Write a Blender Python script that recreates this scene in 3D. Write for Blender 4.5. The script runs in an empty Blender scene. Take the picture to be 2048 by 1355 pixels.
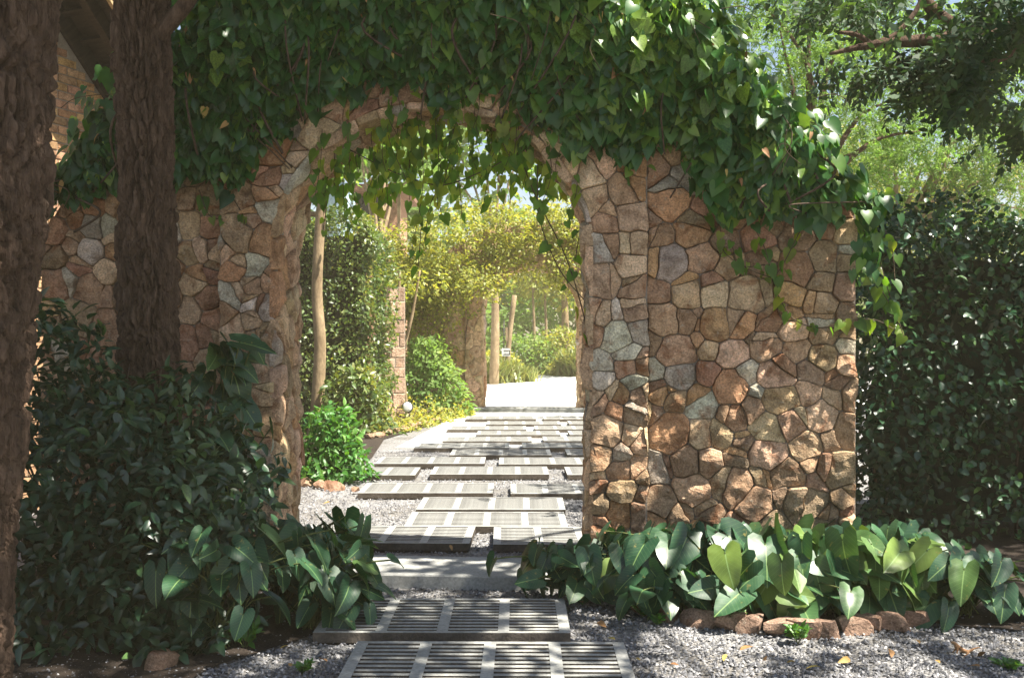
import bpy, bmesh, math, random
import numpy as np
from mathutils import Vector, Matrix

# ------------------------------------------------------------------ camera, sky, sun, exposure
scene = bpy.context.scene
COL = scene.collection
CAM_H = 1.5
F_PX = 2000.0
cam_data = bpy.data.cameras.new("camera")
cam_data.sensor_width = 36.0
cam_data.lens = 36.0 * F_PX / 2048.0
cam_data.clip_start = 0.05
cam_data.clip_end = 2000.0
cam = bpy.data.objects.new("camera", cam_data)
cam.location = (0.0, 0.0, CAM_H)
cam.rotation_euler = (math.radians(90), 0, 0)
COL.objects.link(cam)
scene.camera = cam

SUN_EL, SUN_AZ = math.radians(60), math.radians(111)      # azimuth clockwise from +Y
world = bpy.data.worlds.new("World")
scene.world = world
world.use_nodes = True
wn = world.node_tree
sky = wn.nodes.new("ShaderNodeTexSky")
sky.sky_type = 'NISHITA'
sky.sun_disc = False
sky.sun_elevation = SUN_EL
sky.sun_rotation = SUN_AZ
sky.air_density = 1.0
sky.dust_density = 1.5
sky.ozone_density = 1.0
wn.links.new(sky.outputs[0], wn.nodes["Background"].inputs[0])
wn.nodes["Background"].inputs[1].default_value = 0.058

sun_dir = Vector((math.cos(SUN_EL) * math.sin(SUN_AZ), math.cos(SUN_EL) * math.cos(SUN_AZ), math.sin(SUN_EL)))
sun_data = bpy.data.lights.new("sun", 'SUN')
sun_data.energy = 5.0
sun_data.angle = math.radians(0.53)
sun_data.color = (1.0, 0.93, 0.82)
sun = bpy.data.objects.new("sun", sun_data)
sun.rotation_euler = sun_dir.to_track_quat('Z', 'Y').to_euler()
COL.objects.link(sun)

scene.view_settings.view_transform = 'Standard'
scene.view_settings.look = 'None'
scene.view_settings.exposure = 1.85
scene.view_settings.gamma = 1.0
scene.render.engine = 'CYCLES'
cy = scene.cycles
cy.max_bounces = 7
cy.diffuse_bounces = 4
cy.glossy_bounces = 2
cy.transmission_bounces = 4
cy.volume_bounces = 0
cy.transparent_max_bounces = 6
cy.use_denoising = True
cy.caustics_reflective = False
cy.caustics_refractive = False
cy.sample_clamp_indirect = 6.0

# ------------------------------------------------------------------ helpers
RNG = np.random.default_rng(7)
random.seed(7)


def P(px, py, d):
    """world point seen at photo pixel (px, py) at depth d"""
    return np.array([(px - 1024.0) * d / F_PX, d, CAM_H + (677.5 - py) * d / F_PX])


def unit(a):
    return a / np.maximum(np.linalg.norm(a, axis=-1, keepdims=True), 1e-9)


def link(name, data, parent=None, loc=None, rot=None):
    o = bpy.data.objects.new(name, data)
    COL.objects.link(o)
    if parent is not None:
        o.parent = parent
    if loc is not None:
        o.location = loc
    if rot is not None:
        o.rotation_euler = rot
    return o


def tag(o, label=None, cat=None, group=None, kind=None):
    if label:
        o["label"] = label
    if cat:
        o["category"] = cat
    if group:
        o["group"] = group
    if kind:
        o["kind"] = kind
    return o


def thing(name, label, cat, loc=(0, 0, 0), rotz=0.0, group=None):
    o = link(name, None, None, loc, (0, 0, rotz))
    o.empty_display_size = 0.1
    return tag(o, label, cat, group)


def mesh(name, v, f, mat=None, smooth=False):
    m = bpy.data.meshes.new(name)
    m.from_pydata([tuple(map(float, p)) for p in v], [], [tuple(map(int, q)) for q in f])
    if mat is not None:
        m.materials.append(mat)
    if smooth:
        m.polygons.foreach_set("use_smooth", [True] * len(m.polygons))
    m.update()
    return m


def fast_mesh(name, V, loops, starts, mat, smooth=True, tint=None, luv=None):
    m = bpy.data.meshes.new(name)
    m.vertices.add(len(V))
    m.vertices.foreach_set("co", np.ascontiguousarray(V, dtype=np.float32).ravel())
    m.loops.add(len(loops))
    m.loops.foreach_set("vertex_index", loops.astype(np.int32))
    m.polygons.add(len(starts))
    m.polygons.foreach_set("loop_start", starts.astype(np.int32))
    m.polygons.foreach_set("use_smooth", np.full(len(starts), smooth, dtype=bool))
    m.update(calc_edges=True)
    if mat is not None:
        m.materials.append(mat)
    if tint is not None:
        a = m.attributes.new("tint", 'FLOAT', 'POINT')
        a.data.foreach_set("value", tint.astype(np.float32))
    if luv is not None:
        a = m.attributes.new("luv", 'FLOAT_VECTOR', 'POINT')
        a.data.foreach_set("vector", luv.astype(np.float32).ravel())
    return m


def box_vf(x0, x1, y0, y1, z0, z1):
    v = [(x0, y0, z0), (x1, y0, z0), (x1, y1, z0), (x0, y1, z0), (x0, y0, z1), (x1, y0, z1), (x1, y1, z1), (x0, y1, z1)]
    f = [(0, 3, 2, 1), (4, 5, 6, 7), (0, 1, 5, 4), (1, 2, 6, 5), (2, 3, 7, 6), (3, 0, 4, 7)]
    return v, f


class MB:
    def __init__(self):
        self.v, self.f = [], []

    def add(self, v, f):
        n = len(self.v)
        self.v.extend([tuple(p) for p in v])
        self.f.extend([tuple(i + n for i in q) for q in f])
        return self

    def box(self, *a):
        return self.add(*box_vf(*a))

    def tube(self, *a, **k):
        return self.add(*tube(*a, **k))

    def build(self, name, mat, parent=None, smooth=False, loc=None, rot=None, bevel=0.0):
        o = link(name, mesh(name, self.v, self.f, mat, smooth), parent, loc, rot)
        if bevel:
            bm = bmesh.new()
            bm.from_mesh(o.data)
            bmesh.ops.bevel(bm, geom=bm.edges[:], offset=bevel, segments=1, affect='EDGES')
            bm.to_mesh(o.data)
            bm.free()
        return o


def tube(pts, radii, seg=8, cap=True):
    pts = np.asarray(pts, float)
    n = len(pts)
    radii = np.broadcast_to(np.asarray(radii, float), (n,))
    tan = np.gradient(pts, axis=0)
    tan = unit(tan)
    ref = np.array([1.0, 0, 0]) if abs(tan[0][0]) < 0.8 else np.array([0, 1.0, 0])
    v, f = [], []
    for i in range(n):
        a = unit(np.cross(tan[i], ref))
        ref = unit(np.cross(a, tan[i]))
        b = ref
        for k in range(seg):
            t = 2 * math.pi * k / seg
            v.append(pts[i] + radii[i] * (math.cos(t) * a + math.sin(t) * b))
    for i in range(n - 1):
        for k in range(seg):
            k2 = (k + 1) % seg
            f.append((i * seg + k, i * seg + k2, (i + 1) * seg + k2, (i + 1) * seg + k))
    if cap:
        f.append(tuple(range(seg - 1, -1, -1)))
        f.append(tuple((n - 1) * seg + k for k in range(seg)))
    return v, f


def smooth_path(ctrl, n):
    """Catmull-Rom through the control points (any dimension)"""
    c = np.asarray(ctrl, float)
    c = np.vstack([2 * c[0] - c[1], c, 2 * c[-1] - c[-2]])
    t = np.linspace(0, len(c) - 3 - 1e-6, n)
    i = t.astype(int)
    u = (t - i)[:, None]
    p0, p1, p2, p3 = c[i], c[i + 1], c[i + 2], c[i + 3]
    return 0.5 * (2 * p1 + (p2 - p0) * u + (2 * p0 - 5 * p1 + 4 * p2 - p3) * u ** 2 + (3 * p1 - p0 - 3 * p2 + p3) * u ** 3)


def h3(ix, iy, iz, s=0):
    n = (ix.astype(np.int64) * 73856093) ^ (iy.astype(np.int64) * 19349663) ^ (iz.astype(np.int64) * 83492791) ^ (s * 2654435761)
    n = (n ^ (n >> 13)) * 1274126177
    n = n ^ (n >> 16)
    return (n & 0xFFFFFF) / float(0xFFFFFF)


def vnoise(p, s=0):
    p = np.asarray(p, float)
    i = np.floor(p).astype(np.int64)
    u = p - i
    u = u * u * (3 - 2 * u)
    r = 0
    for dx in (0, 1):
        for dy in (0, 1):
            for dz in (0, 1):
                w = (u[:, 0] if dx else 1 - u[:, 0]) * (u[:, 1] if dy else 1 - u[:, 1]) * (u[:, 2] if dz else 1 - u[:, 2])
                r = r + w * h3(i[:, 0] + dx, i[:, 1] + dy, i[:, 2] + dz, s)
    return r


def worley(p, s=0):
    p = np.asarray(p, float)
    c = np.floor(p).astype(np.int64)
    d1 = np.full(len(p), 9.0)
    d2 = np.full(len(p), 9.0)
    idv = np.zeros(len(p))
    for dx in (-1, 0, 1):
        for dy in (-1, 0, 1):
            for dz in (-1, 0, 1):
                q = c + np.array([dx, dy, dz])
                off = np.stack([h3(q[:, 0], q[:, 1], q[:, 2], s + k) for k in (1, 2, 3)], 1)
                d = np.linalg.norm(q + off - p, axis=1)
                nearer = d < d1
                d2 = np.where(nearer, d1, np.minimum(d2, d))
                idv = np.where(nearer, h3(q[:, 0], q[:, 1], q[:, 2], s + 4), idv)
                d1 = np.where(nearer, d, d1)
    return d1, d2, idv


# ------------------------------------------------------------------ materials
def new_mat(name):
    m = bpy.data.materials.new(name)
    m.use_nodes = True
    nt = m.node_tree
    b = nt.nodes["Principled BSDF"]
    return m, nt, b


def node(nt, t, **k):
    n = nt.nodes.new(t)
    for a, v in k.items():
        if a in n.inputs.keys():
            n.inputs[a].default_value = v
        else:
            setattr(n, a, v)
    return n


def ramp(nt, stops, fac=None, interp='LINEAR'):
    r = nt.nodes.new("ShaderNodeValToRGB")
    r.color_ramp.interpolation = interp
    e = r.color_ramp.elements
    while len(e) < len(stops):
        e.new(0.5)
    for i, (p, c) in enumerate(stops):
        e[i].position = p
        e[i].color = (*c, 1)
    if fac is not None:
        nt.links.new(fac, r.inputs[0])
    return r


def mix(nt, a, b, fac, mode='MIX'):
    m = nt.nodes.new("ShaderNodeMix")
    m.data_type = 'RGBA'
    m.blend_type = mode
    for sock, val in ((m.inputs[0], fac), (m.inputs[6], a), (m.inputs[7], b)):
        if isinstance(val, (int, float)):
            sock.default_value = val
        elif isinstance(val, tuple):
            sock.default_value = (*val, 1)
        else:
            nt.links.new(val, sock)
    return m.outputs[2]


def leaf_mat(name, c0, c1, c2, trans=0.35, rough=0.42, tcol=None, veins=False, spec=0.5):
    m, nt, b = new_mat(name)
    at = node(nt, "ShaderNodeAttribute", attribute_name="tint")
    r = ramp(nt, [(0.0, c0), (0.55, c1), (1.0, c2)], at.outputs["Fac"])
    col = r.outputs[0]
    nz = node(nt, "ShaderNodeTexNoise", Scale=9.0, Detail=2.0)
    tc = node(nt, "ShaderNodeTexCoord")
    nt.links.new(tc.outputs["Object"], nz.inputs["Vector"])
    col = mix(nt, col, ramp(nt, [(0.3, (0.62, 0.62, 0.62)), (0.7, (1.25, 1.25, 1.2))], nz.outputs["Fac"]).outputs[0], 1.0, 'MULTIPLY')
    if veins:
        lu = node(nt, "ShaderNodeAttribute", attribute_name="luv")
        sx = node(nt, "ShaderNodeSeparateXYZ")
        nt.links.new(lu.outputs["Vector"], sx.inputs[0])
        # midrib: |x| small ; side veins: periodic in y - 0.8|x|
        ab = node(nt, "ShaderNodeMath", operation='ABSOLUTE')
        nt.links.new(sx.outputs[0], ab.inputs[0])
        mid = ramp(nt, [(0.0, (1, 1, 1)), (0.022, (0, 0, 0))], ab.outputs[0]).outputs[0]
        k = node(nt, "ShaderNodeMath", operation='MULTIPLY_ADD')
        nt.links.new(ab.outputs[0], k.inputs[0])
        k.inputs[1].default_value = -0.85
        nt.links.new(sx.outputs[1], k.inputs[2])
        k2 = node(nt, "ShaderNodeMath", operation='MULTIPLY')
        nt.links.new(k.outputs[0], k2.inputs[0])
        k2.inputs[1].default_value = 8.0
        fr = node(nt, "ShaderNodeMath", operation='FRACT')
        nt.links.new(k2.outputs[0], fr.inputs[0])
        side = ramp(nt, [(0.0, (0.5, 0.5, 0.5)), (0.07, (0, 0, 0))], fr.outputs[0]).outputs[0]
        vv = mix(nt, mid, side, 1.0, 'ADD')
        col = mix(nt, col, (0.22, 0.34, 0.12), vv)
        sp_ = node(nt, "ShaderNodeTexNoise", Scale=31.0, Detail=3.0)
        nt.links.new(tc.outputs["Object"], sp_.inputs["Vector"])
        col = mix(nt, col, (0.24, 0.20, 0.06), ramp(nt, [(0.66, (0, 0, 0)), (0.74, (0.8, 0.8, 0.8))], sp_.outputs["Fac"]).outputs[0])
        rgh = ramp(nt, [(0.35, (0.28,) * 3), (0.65, (0.55,) * 3)], nz.outputs["Fac"])
        nt.links.new(rgh.outputs[0], b.inputs["Roughness"])
    nt.links.new(col, b.inputs["Base Color"])
    b.inputs["Roughness"].default_value = rough
    b.inputs["Specular IOR Level"].default_value = spec
    if trans > 0:
        tr = node(nt, "ShaderNodeBsdfTranslucent")
        tm = mix(nt, col, tcol or (1.9, 1.7, 0.55), 1.0, 'MULTIPLY')
        nt.links.new(tm, tr.inputs[0])
        ms = node(nt, "ShaderNodeMixShader", Fac=trans)
        nt.links.new(b.outputs[0], ms.inputs[1])
        nt.links.new(tr.outputs[0], ms.inputs[2])
        nt.links.new(ms.outputs[0], nt.nodes["Material Output"].inputs[0])
    return m


def stone_mat(name, use_obj=True, base=(0.4, 0.27, 0.16), bump=1.0, wear=1.0, scale=1.0):
    m, nt, b = new_mat(name)
    tc = node(nt, "ShaderNodeTexCoord")
    oi = node(nt, "ShaderNodeObjectInfo")
    sc = node(nt, "ShaderNodeVectorMath", operation='SCALE')
    cb = node(nt, "ShaderNodeCombineXYZ")
    for k in range(3):
        nt.links.new(oi.outputs["Random"], cb.inputs[k])
    nt.links.new(cb.outputs[0], sc.inputs[0])
    sc.inputs["Scale"].default_value = 37.0
    ad = node(nt, "ShaderNodeVectorMath", operation='ADD')
    nt.links.new(tc.outputs["Object"], ad.inputs[0])
    nt.links.new(sc.outputs[0], ad.inputs[1])
    vec = ad.outputs[0]

    def nz(s, d, r=0.55, dist=0.0):
        n = node(nt, "ShaderNodeTexNoise", Scale=s * scale, Detail=d, Roughness=r, Distortion=dist)
        nt.links.new(vec, n.inputs["Vector"])
        return n.outputs["Fac"]

    base_s = oi.outputs["Color"] if use_obj else base
    n1 = nz(9, 5, 0.65, 0.6)
    n2 = nz(26, 6, 0.7)
    n3 = nz(5, 4, 0.6, 1.0)
    n4 = nz(90, 3, 0.7)
    col = mix(nt, base_s, ramp(nt, [(0.30, (0.42, 0.36, 0.32)), (0.5, (0.95, 0.93, 0.9)), (0.72, (1.35, 1.3, 1.25))], n1).outputs[0], 1.0, 'MULTIPLY')
    rust = ramp(nt, [(0.54, (0, 0, 0)), (0.68, (0.75 * wear,) * 3)], n3).outputs[0]
    col = mix(nt, col, (0.26, 0.10, 0.04), rust)
    pale = ramp(nt, [(0.57, (0, 0, 0)), (0.72, (0.6 * wear,) * 3)], n2).outputs[0]
    col = mix(nt, col, (0.50, 0.45, 0.36), pale)
    col = mix(nt, col, ramp(nt, [(0.35, (0.6, 0.58, 0.56)), (0.62, (1.15, 1.15, 1.15))], n4).outputs[0], 1.0, 'MULTIPLY')
    nt.links.new(col, b.inputs["Base Color"])
    b.inputs["Roughness"].default_value = 0.85
    b.inputs["Specular IOR Level"].default_value = 0.25
    bp = node(nt, "ShaderNodeBump", Strength=bump, Distance=0.025)
    s = node(nt, "ShaderNodeMath", operation='ADD')
    nt.links.new(n2, s.inputs[0])
    s2 = node(nt, "ShaderNodeMath", operation='MULTIPLY_ADD')
    nt.links.new(n4, s2.inputs[0])
    s2.inputs[1].default_value = 0.35
    nt.links.new(n1, s2.inputs[2])
    nt.links.new(s2.outputs[0], s.inputs[1])
    nt.links.new(s.outputs[0], bp.inputs["Height"])
    nt.links.new(bp.outputs[0], b.inputs["Normal"])
    return m


def noise_mat(name, c0, c1, scale=6.0, detail=6.0, bump=0.3, bscale=None, rough=0.85, stretch=None, c2=None, spec=0.3, dist=0.02):
    m, nt, b = new_mat(name)
    tc = node(nt, "ShaderNodeTexCoord")
    mp = node(nt, "ShaderNodeMapping")
    nt.links.new(tc.outputs["Object"], mp.inputs[0])
    if stretch:
        mp.inputs["Scale"].default_value = stretch
    n = node(nt, "ShaderNodeTexNoise", Scale=scale, Detail=detail, Roughness=0.65)
    nt.links.new(mp.outputs[0], n.inputs["Vector"])
    n2 = node(nt, "ShaderNodeTexNoise", Scale=bscale or scale * 4, Detail=5.0, Roughness=0.7)
    nt.links.new(mp.outputs[0], n2.inputs["Vector"])
    stops = [(0.32, c0), (0.68, c1)] if c2 is None else [(0.3, c0), (0.5, c1), (0.7, c2)]
    col = ramp(nt, stops, n.outputs["Fac"]).outputs[0]
    col = mix(nt, col, ramp(nt, [(0.3, (0.7, 0.7, 0.7)), (0.7, (1.2, 1.2, 1.2))], n2.outputs["Fac"]).outputs[0], 1.0, 'MULTIPLY')
    nt.links.new(col, b.inputs["Base Color"])
    b.inputs["Roughness"].default_value = rough
    b.inputs["Specular IOR Level"].default_value = spec
    bp = node(nt, "ShaderNodeBump", Strength=bump, Distance=dist)
    nt.links.new(n2.outputs["Fac"], bp.inputs["Height"])
    nt.links.new(bp.outputs[0], b.inputs["Normal"])
    return m


def gravel_mat(name, lo, hi, scale=70.0):
    m, nt, b = new_mat(name)
    tc = node(nt, "ShaderNodeTexCoord")
    v = node(nt, "ShaderNodeTexVoronoi", Scale=scale)
    nt.links.new(tc.outputs["Object"], v.inputs["Vector"])
    r = ramp(nt, [(0.0, lo), (1.0, hi)], v.outputs["Color"])
    n = node(nt, "ShaderNodeTexNoise", Scale=1.7, Detail=5.0)
    nt.links.new(tc.outputs["Object"], n.inputs["Vector"])
    col = mix(nt, r.outputs[0], ramp(nt, [(0.35, (0.7, 0.66, 0.6)), (0.65, (1.1, 1.1, 1.1))], n.outputs["Fac"]).outputs[0], 1.0, 'MULTIPLY')
    nt.links.new(col, b.inputs["Base Color"])
    b.inputs["Roughness"].default_value = 0.9
    bp = node(nt, "ShaderNodeBump", Strength=0.9, Distance=0.012)
    bp.invert = True
    nt.links.new(v.outputs["Distance"], bp.inputs["Height"])
    nt.links.new(bp.outputs[0], b.inputs["Normal"])
    return m


def tint_mat(name, stops, rough=0.85):
    m, nt, b = new_mat(name)
    at = node(nt, "ShaderNodeAttribute", attribute_name="tint")
    nt.links.new(ramp(nt, stops, at.outputs["Fac"]).outputs[0], b.inputs["Base Color"])
    b.inputs["Roughness"].default_value = rough
    return m


M = {}
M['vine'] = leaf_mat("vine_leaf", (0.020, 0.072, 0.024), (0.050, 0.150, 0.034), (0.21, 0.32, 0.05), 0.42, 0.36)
M['vine_hang'] = leaf_mat("hanging_vine_leaf", (0.04, 0.12, 0.02), (0.09, 0.20, 0.03), (0.26, 0.32, 0.05), 0.6, 0.45)
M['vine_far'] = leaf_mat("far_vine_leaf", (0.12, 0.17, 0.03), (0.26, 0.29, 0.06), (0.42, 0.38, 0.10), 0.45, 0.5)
M['phil'] = leaf_mat("arrowhead_leaf", (0.018, 0.062, 0.030), (0.035, 0.105, 0.042), (0.13, 0.20, 0.035), 0.22, 0.36, veins=True, spec=0.45)
M['shrub'] = leaf_mat("shrub_leaf", (0.016, 0.045, 0.024), (0.030, 0.075, 0.036), (0.08, 0.14, 0.04), 0.2, 0.35)
M['hedge'] = leaf_mat("hedge_leaf", (0.012, 0.045, 0.022), (0.028, 0.085, 0.036), (0.09, 0.17, 0.05), 0.22, 0.36)
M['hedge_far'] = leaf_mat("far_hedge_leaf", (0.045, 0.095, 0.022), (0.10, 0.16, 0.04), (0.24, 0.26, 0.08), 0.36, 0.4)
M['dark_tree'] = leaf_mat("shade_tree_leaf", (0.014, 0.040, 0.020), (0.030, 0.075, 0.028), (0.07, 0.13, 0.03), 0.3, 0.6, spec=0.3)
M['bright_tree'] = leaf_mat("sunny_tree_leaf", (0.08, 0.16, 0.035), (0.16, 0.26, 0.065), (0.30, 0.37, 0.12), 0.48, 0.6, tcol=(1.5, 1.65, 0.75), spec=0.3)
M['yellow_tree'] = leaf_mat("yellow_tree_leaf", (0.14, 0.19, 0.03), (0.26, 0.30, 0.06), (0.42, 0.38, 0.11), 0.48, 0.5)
M['fresh'] = leaf_mat("fresh_leaf", (0.03, 0.11, 0.02), (0.06, 0.19, 0.03), (0.14, 0.28, 0.05), 0.35, 0.45)
M['grass'] = leaf_mat("grass_blade", (0.07, 0.12, 0.02), (0.15, 0.20, 0.05), (0.30, 0.30, 0.10), 0.3, 0.5)
M['stone'] = stone_mat("rubble_stone")
M['jamb'] = stone_mat("jamb_stone", wear=0.6)
M['rock'] = stone_mat("edging_rock", wear=0.7)
M['mortar'] = noise_mat("mortar", (0.22, 0.185, 0.15), (0.38, 0.33, 0.27), 7, 6, 0.8, 60)
M['bark'] = noise_mat("bark", (0.052, 0.034, 0.025), (0.145, 0.094, 0.066), 5, 8, 1.0, 22, 0.9, (4.5, 4.5, 1.1), (0.23, 0.155, 0.11), 0.15, 0.04)
M['bark_pale'] = noise_mat("pale_bark", (0.16, 0.11, 0.06), (0.32, 0.24, 0.14), 6, 5, 0.4, 30, 0.85, (1, 1, 0.5))
M['twig'] = noise_mat("twig_bark", (0.05, 0.032, 0.022), (0.11, 0.075, 0.05), 12, 3, 0.3)
M['stem'] = noise_mat("green_stem", (0.06, 0.09, 0.025), (0.14, 0.16, 0.05), 12, 3, 0.1)
M['stem_dark'] = noise_mat("woody_stem", (0.05, 0.035, 0.02), (0.10, 0.07, 0.04), 12, 3, 0.2)
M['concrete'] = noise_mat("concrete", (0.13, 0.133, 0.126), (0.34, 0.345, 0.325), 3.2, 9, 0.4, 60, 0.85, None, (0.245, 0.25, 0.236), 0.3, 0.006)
M['concrete_side'] = noise_mat("soiled_shaded_concrete", (0.045, 0.036, 0.028), (0.13, 0.11, 0.09), 6, 6, 0.5, 60)  # soil stain and the painted shade of the slots in one dark tone
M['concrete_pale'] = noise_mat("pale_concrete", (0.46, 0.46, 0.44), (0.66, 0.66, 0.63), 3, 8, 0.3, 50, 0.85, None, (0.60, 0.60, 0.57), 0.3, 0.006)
M['gravel'] = gravel_mat("gravel_ground", (0.07, 0.07, 0.07), (0.34, 0.34, 0.34))
M['soil'] = noise_mat("bed_soil", (0.018, 0.013, 0.010), (0.05, 0.036, 0.026), 9, 7, 0.9, 55)
M['pebble'] = tint_mat("pebble", [(0.0, (0.035, 0.036, 0.04)), (0.45, (0.13, 0.132, 0.14)), (0.8, (0.28, 0.28, 0.285)), (1.0, (0.50, 0.48, 0.46))])
M['brick'] = stone_mat("brick", wear=0.25, bump=0.3, scale=1.3)
M['wood_dark'] = noise_mat("dark_timber", (0.025, 0.019, 0.014), (0.06, 0.045, 0.034), 5, 6, 0.4, 30, 0.8, (6, 1, 1))
M['wood_pale'] = noise_mat("pale_timber", (0.28, 0.19, 0.09), (0.45, 0.33, 0.18), 5, 6, 0.3, 30, 0.7, (6, 1, 1))
M['tile'] = noise_mat("clay_tile", (0.10, 0.055, 0.035), (0.22, 0.12, 0.075), 6, 5, 0.3)
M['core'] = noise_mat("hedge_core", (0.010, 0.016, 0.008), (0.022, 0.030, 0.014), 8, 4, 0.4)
M['black'] = noise_mat("black_metal", (0.012, 0.012, 0.013), (0.03, 0.03, 0.03), 8, 3, 0.05, rough=0.45)
M['lens'] = noise_mat("frosted_lens", (0.72, 0.74, 0.74), (0.82, 0.83, 0.83), 5, 2, 0.02, rough=0.25, spec=0.5)
M['white'] = noise_mat("white_paint", (0.66, 0.66, 0.64), (0.8, 0.8, 0.78), 5, 4, 0.05, rough=0.5)
M['blue'] = noise_mat("pale_blue_plastic", (0.30, 0.42, 0.48), (0.42, 0.54, 0.58), 3, 4, 0.05, rough=0.5)
M['lizard'] = noise_mat("lizard_skin", (0.22, 0.10, 0.04), (0.42, 0.24, 0.11), 60, 3, 0.4, 220, 0.6)
M['dry_leaf'] = tint_mat("dry_leaf", [(0.0, (0.16, 0.07, 0.03)), (0.5, (0.32, 0.17, 0.06)), (1.0, (0.42, 0.33, 0.08))], 0.7)


# ------------------------------------------------------------------ leaf templates: x across, y to the tip, z normal
class Tmpl:
    def __init__(self, v, f):
        self.v = np.array(v, float)
        self.loops = np.array([i for q in f for i in q])
        self.sizes = np.array([len(q) for q in f])
        self.f = f


def sym_leaf(outline, mid, fold=0.10, droop=0.15, ripple=0.0):
    """outline: right-hand edge points, mid: y of the midrib points (same count)"""
    n = len(mid)
    v, f = [], []
    for y in mid:
        v.append((0, y, -droop * y * y))
    for sgn in (1, -1):
        for i, (x, y) in enumerate(outline):
            v.append((sgn * x, y, fold * x - droop * max(y, 0) ** 2 + (ripple if i % 2 else -ripple)))
    for i in range(n - 1):
        a, b = n + i, n + i + 1
        f.append((i, a, b, i + 1))
        a, b = 2 * n + i, 2 * n + i + 1
        f.append((i, i + 1, b, a))
    return Tmpl(v, f)


HEART = sym_leaf([(0.16, -0.16), (0.40, -0.05), (0.46, 0.18), (0.36, 0.48), (0.16, 0.78), (0.0, 1.02)],
                 [0.0, 0.06, 0.24, 0.48, 0.76, 1.0], 0.22, 0.18, 0.015)
OVATE = sym_leaf([(0.02, 0.0), (0.20, 0.22), (0.22, 0.5), (0.12, 0.8), (0.0, 1.0)], [0.0, 0.24, 0.5, 0.8, 0.99], 0.35, 0.22)
BROAD = sym_leaf([(0.02, 0.0), (0.32, 0.30), (0.26, 0.7), (0.0, 1.0)], [0.0, 0.32, 0.7, 0.99], 0.3, 0.15)
SMALL = Tmpl([(0, 0, 0), (0.28, 0.45, 0.07), (0, 1, -0.08), (-0.28, 0.45, 0.07), (0, 0.5, -0.02)],
             [(0, 1, 4), (1, 2, 4), (2, 3, 4), (3, 0, 4)])
DIAM = Tmpl([(0, 0, 0), (0.3, 0.5, 0.06), (0, 1, 0), (-0.3, 0.5, 0.06)], [(0, 1, 2), (0, 2, 3)])
BLADE = Tmpl([(-0.02, 0, 0), (0.02, 0, 0), (0.018, 0.5, 0.06), (-0.018, 0.5, 0.06), (0, 1.0, -0.12)], [(0, 1, 2, 3), (3, 2, 4)])


def spray(n=9, leaf_len=0.26, droop=0.25, width=0.34, jit=0.25):
    """a pinnate leaf: rachis with unequal pairs of leaflets"""
    v, f = [], []
    for i in range(n):
        for s in (1, -1):
            y = 0.12 + 0.85 * (i + RNG.uniform(-0.3, 0.3)) / (n - 1)
            z = -droop * y * y
            l = leaf_len * (1.0 - 0.45 * abs(i / (n - 1) - 0.4)) * RNG.uniform(0.75, 1.2)
            d = np.array([s * 0.8, 0.55, -0.25]) + RNG.normal(0, jit, 3)
            d /= np.linalg.norm(d)
            w = unit(np.cross(d, np.array([0, 0, 1.0]) + RNG.normal(0, 0.45, 3))) * l * width * 0.5
            b = np.array([0, y, z])
            k = len(v)
            v += [b, b + d * l * 0.45 + w, b + d * l, b + d * l * 0.45 - w]
            f.append((k, k + 1, k + 2, k + 3))
    k = len(v)
    v += [(-0.008, 0, 0), (0.008, 0, 0), (0.003, 1, -droop), (-0.003, 1, -droop)]
    f.append((k, k + 1, k + 2, k + 3))
    return Tmpl(v, f)


PINNATE = spray(6, 0.36, 0.25, 0.46)
FEATHER = spray(10, 0.24, 0.35, 0.40)


def leaf_verts(T, pos, tip, nrm, size, wid=None):
    y = unit(tip)
    x = unit(np.cross(y, nrm))
    z = np.cross(x, y)
    s = size[:, None, None]
    tv = T.v
    w = (np.ones(len(pos)) if wid is None else wid)[:, None, None]
    return pos[:, None, :] + s * (w * x[:, None, :] * tv[None, :, 0:1] + y[:, None, :] * tv[None, :, 1:2] + z[:, None, :] * tv[None, :, 2:3])


def leaf_mass(name, T, pos, tip, nrm, size, tint, mat, parent=None, kind="stuff", wid=None):
    N, nv = len(pos), len(T.v)
    V = leaf_verts(T, pos, tip, nrm, size, wid).reshape(-1, 3)
    loops = (T.loops[None, :] + (np.arange(N) * nv)[:, None]).ravel()
    starts = np.concatenate([[0], np.cumsum(np.tile(T.sizes, N))[:-1]])
    me = fast_mesh(name, V, loops, starts, mat, True, np.repeat(np.clip(tint, 0, 1), nv))
    o = link(name, me, parent)
    if kind:
        o["kind"] = kind
    return o


_variants = {}


def leaf_variants(T, mat, key, k=8):
    """a few meshes of one leaf with slightly different bend and tint, shared by all leaf objects"""
    if key not in _variants:
        out = []
        for i in range(k):
            v = T.v.copy()
            v[:, 2] += RNG.uniform(-0.12, 0.12) * v[:, 1] ** 2 + RNG.uniform(-0.1, 0.25) * np.abs(v[:, 0])
            v[:, 0] *= RNG.uniform(0.88, 1.12)
            st = np.concatenate([[0], np.cumsum(T.sizes)[:-1]])
            t = (i + 0.5) / k
            out.append(fast_mesh("leaf", v, T.loops, st, mat, True, np.full(len(v), t)))
        _variants[key] = out
    return _variants[key]


def leaf_objects(T, pos, tip, nrm, size, tint, mat, parent, key):
    vs = leaf_variants(T, mat, key)
    y = unit(tip)
    x = unit(np.cross(y, nrm))
    z = np.cross(x, y)
    for i in range(len(pos)):
        o = link("leaf", vs[min(len(vs) - 1, int(np.clip(tint[i], 0, 0.999) * len(vs)))], parent)
        R = Matrix((x[i], y[i], z[i])).transposed().to_4x4()
        o.matrix_local = Matrix.Translation(Vector(pos[i])) @ R @ Matrix.Scale(float(size[i]), 4)


def rand_dirs(n):
    return unit(RNG.normal(size=(n, 3)))


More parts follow.
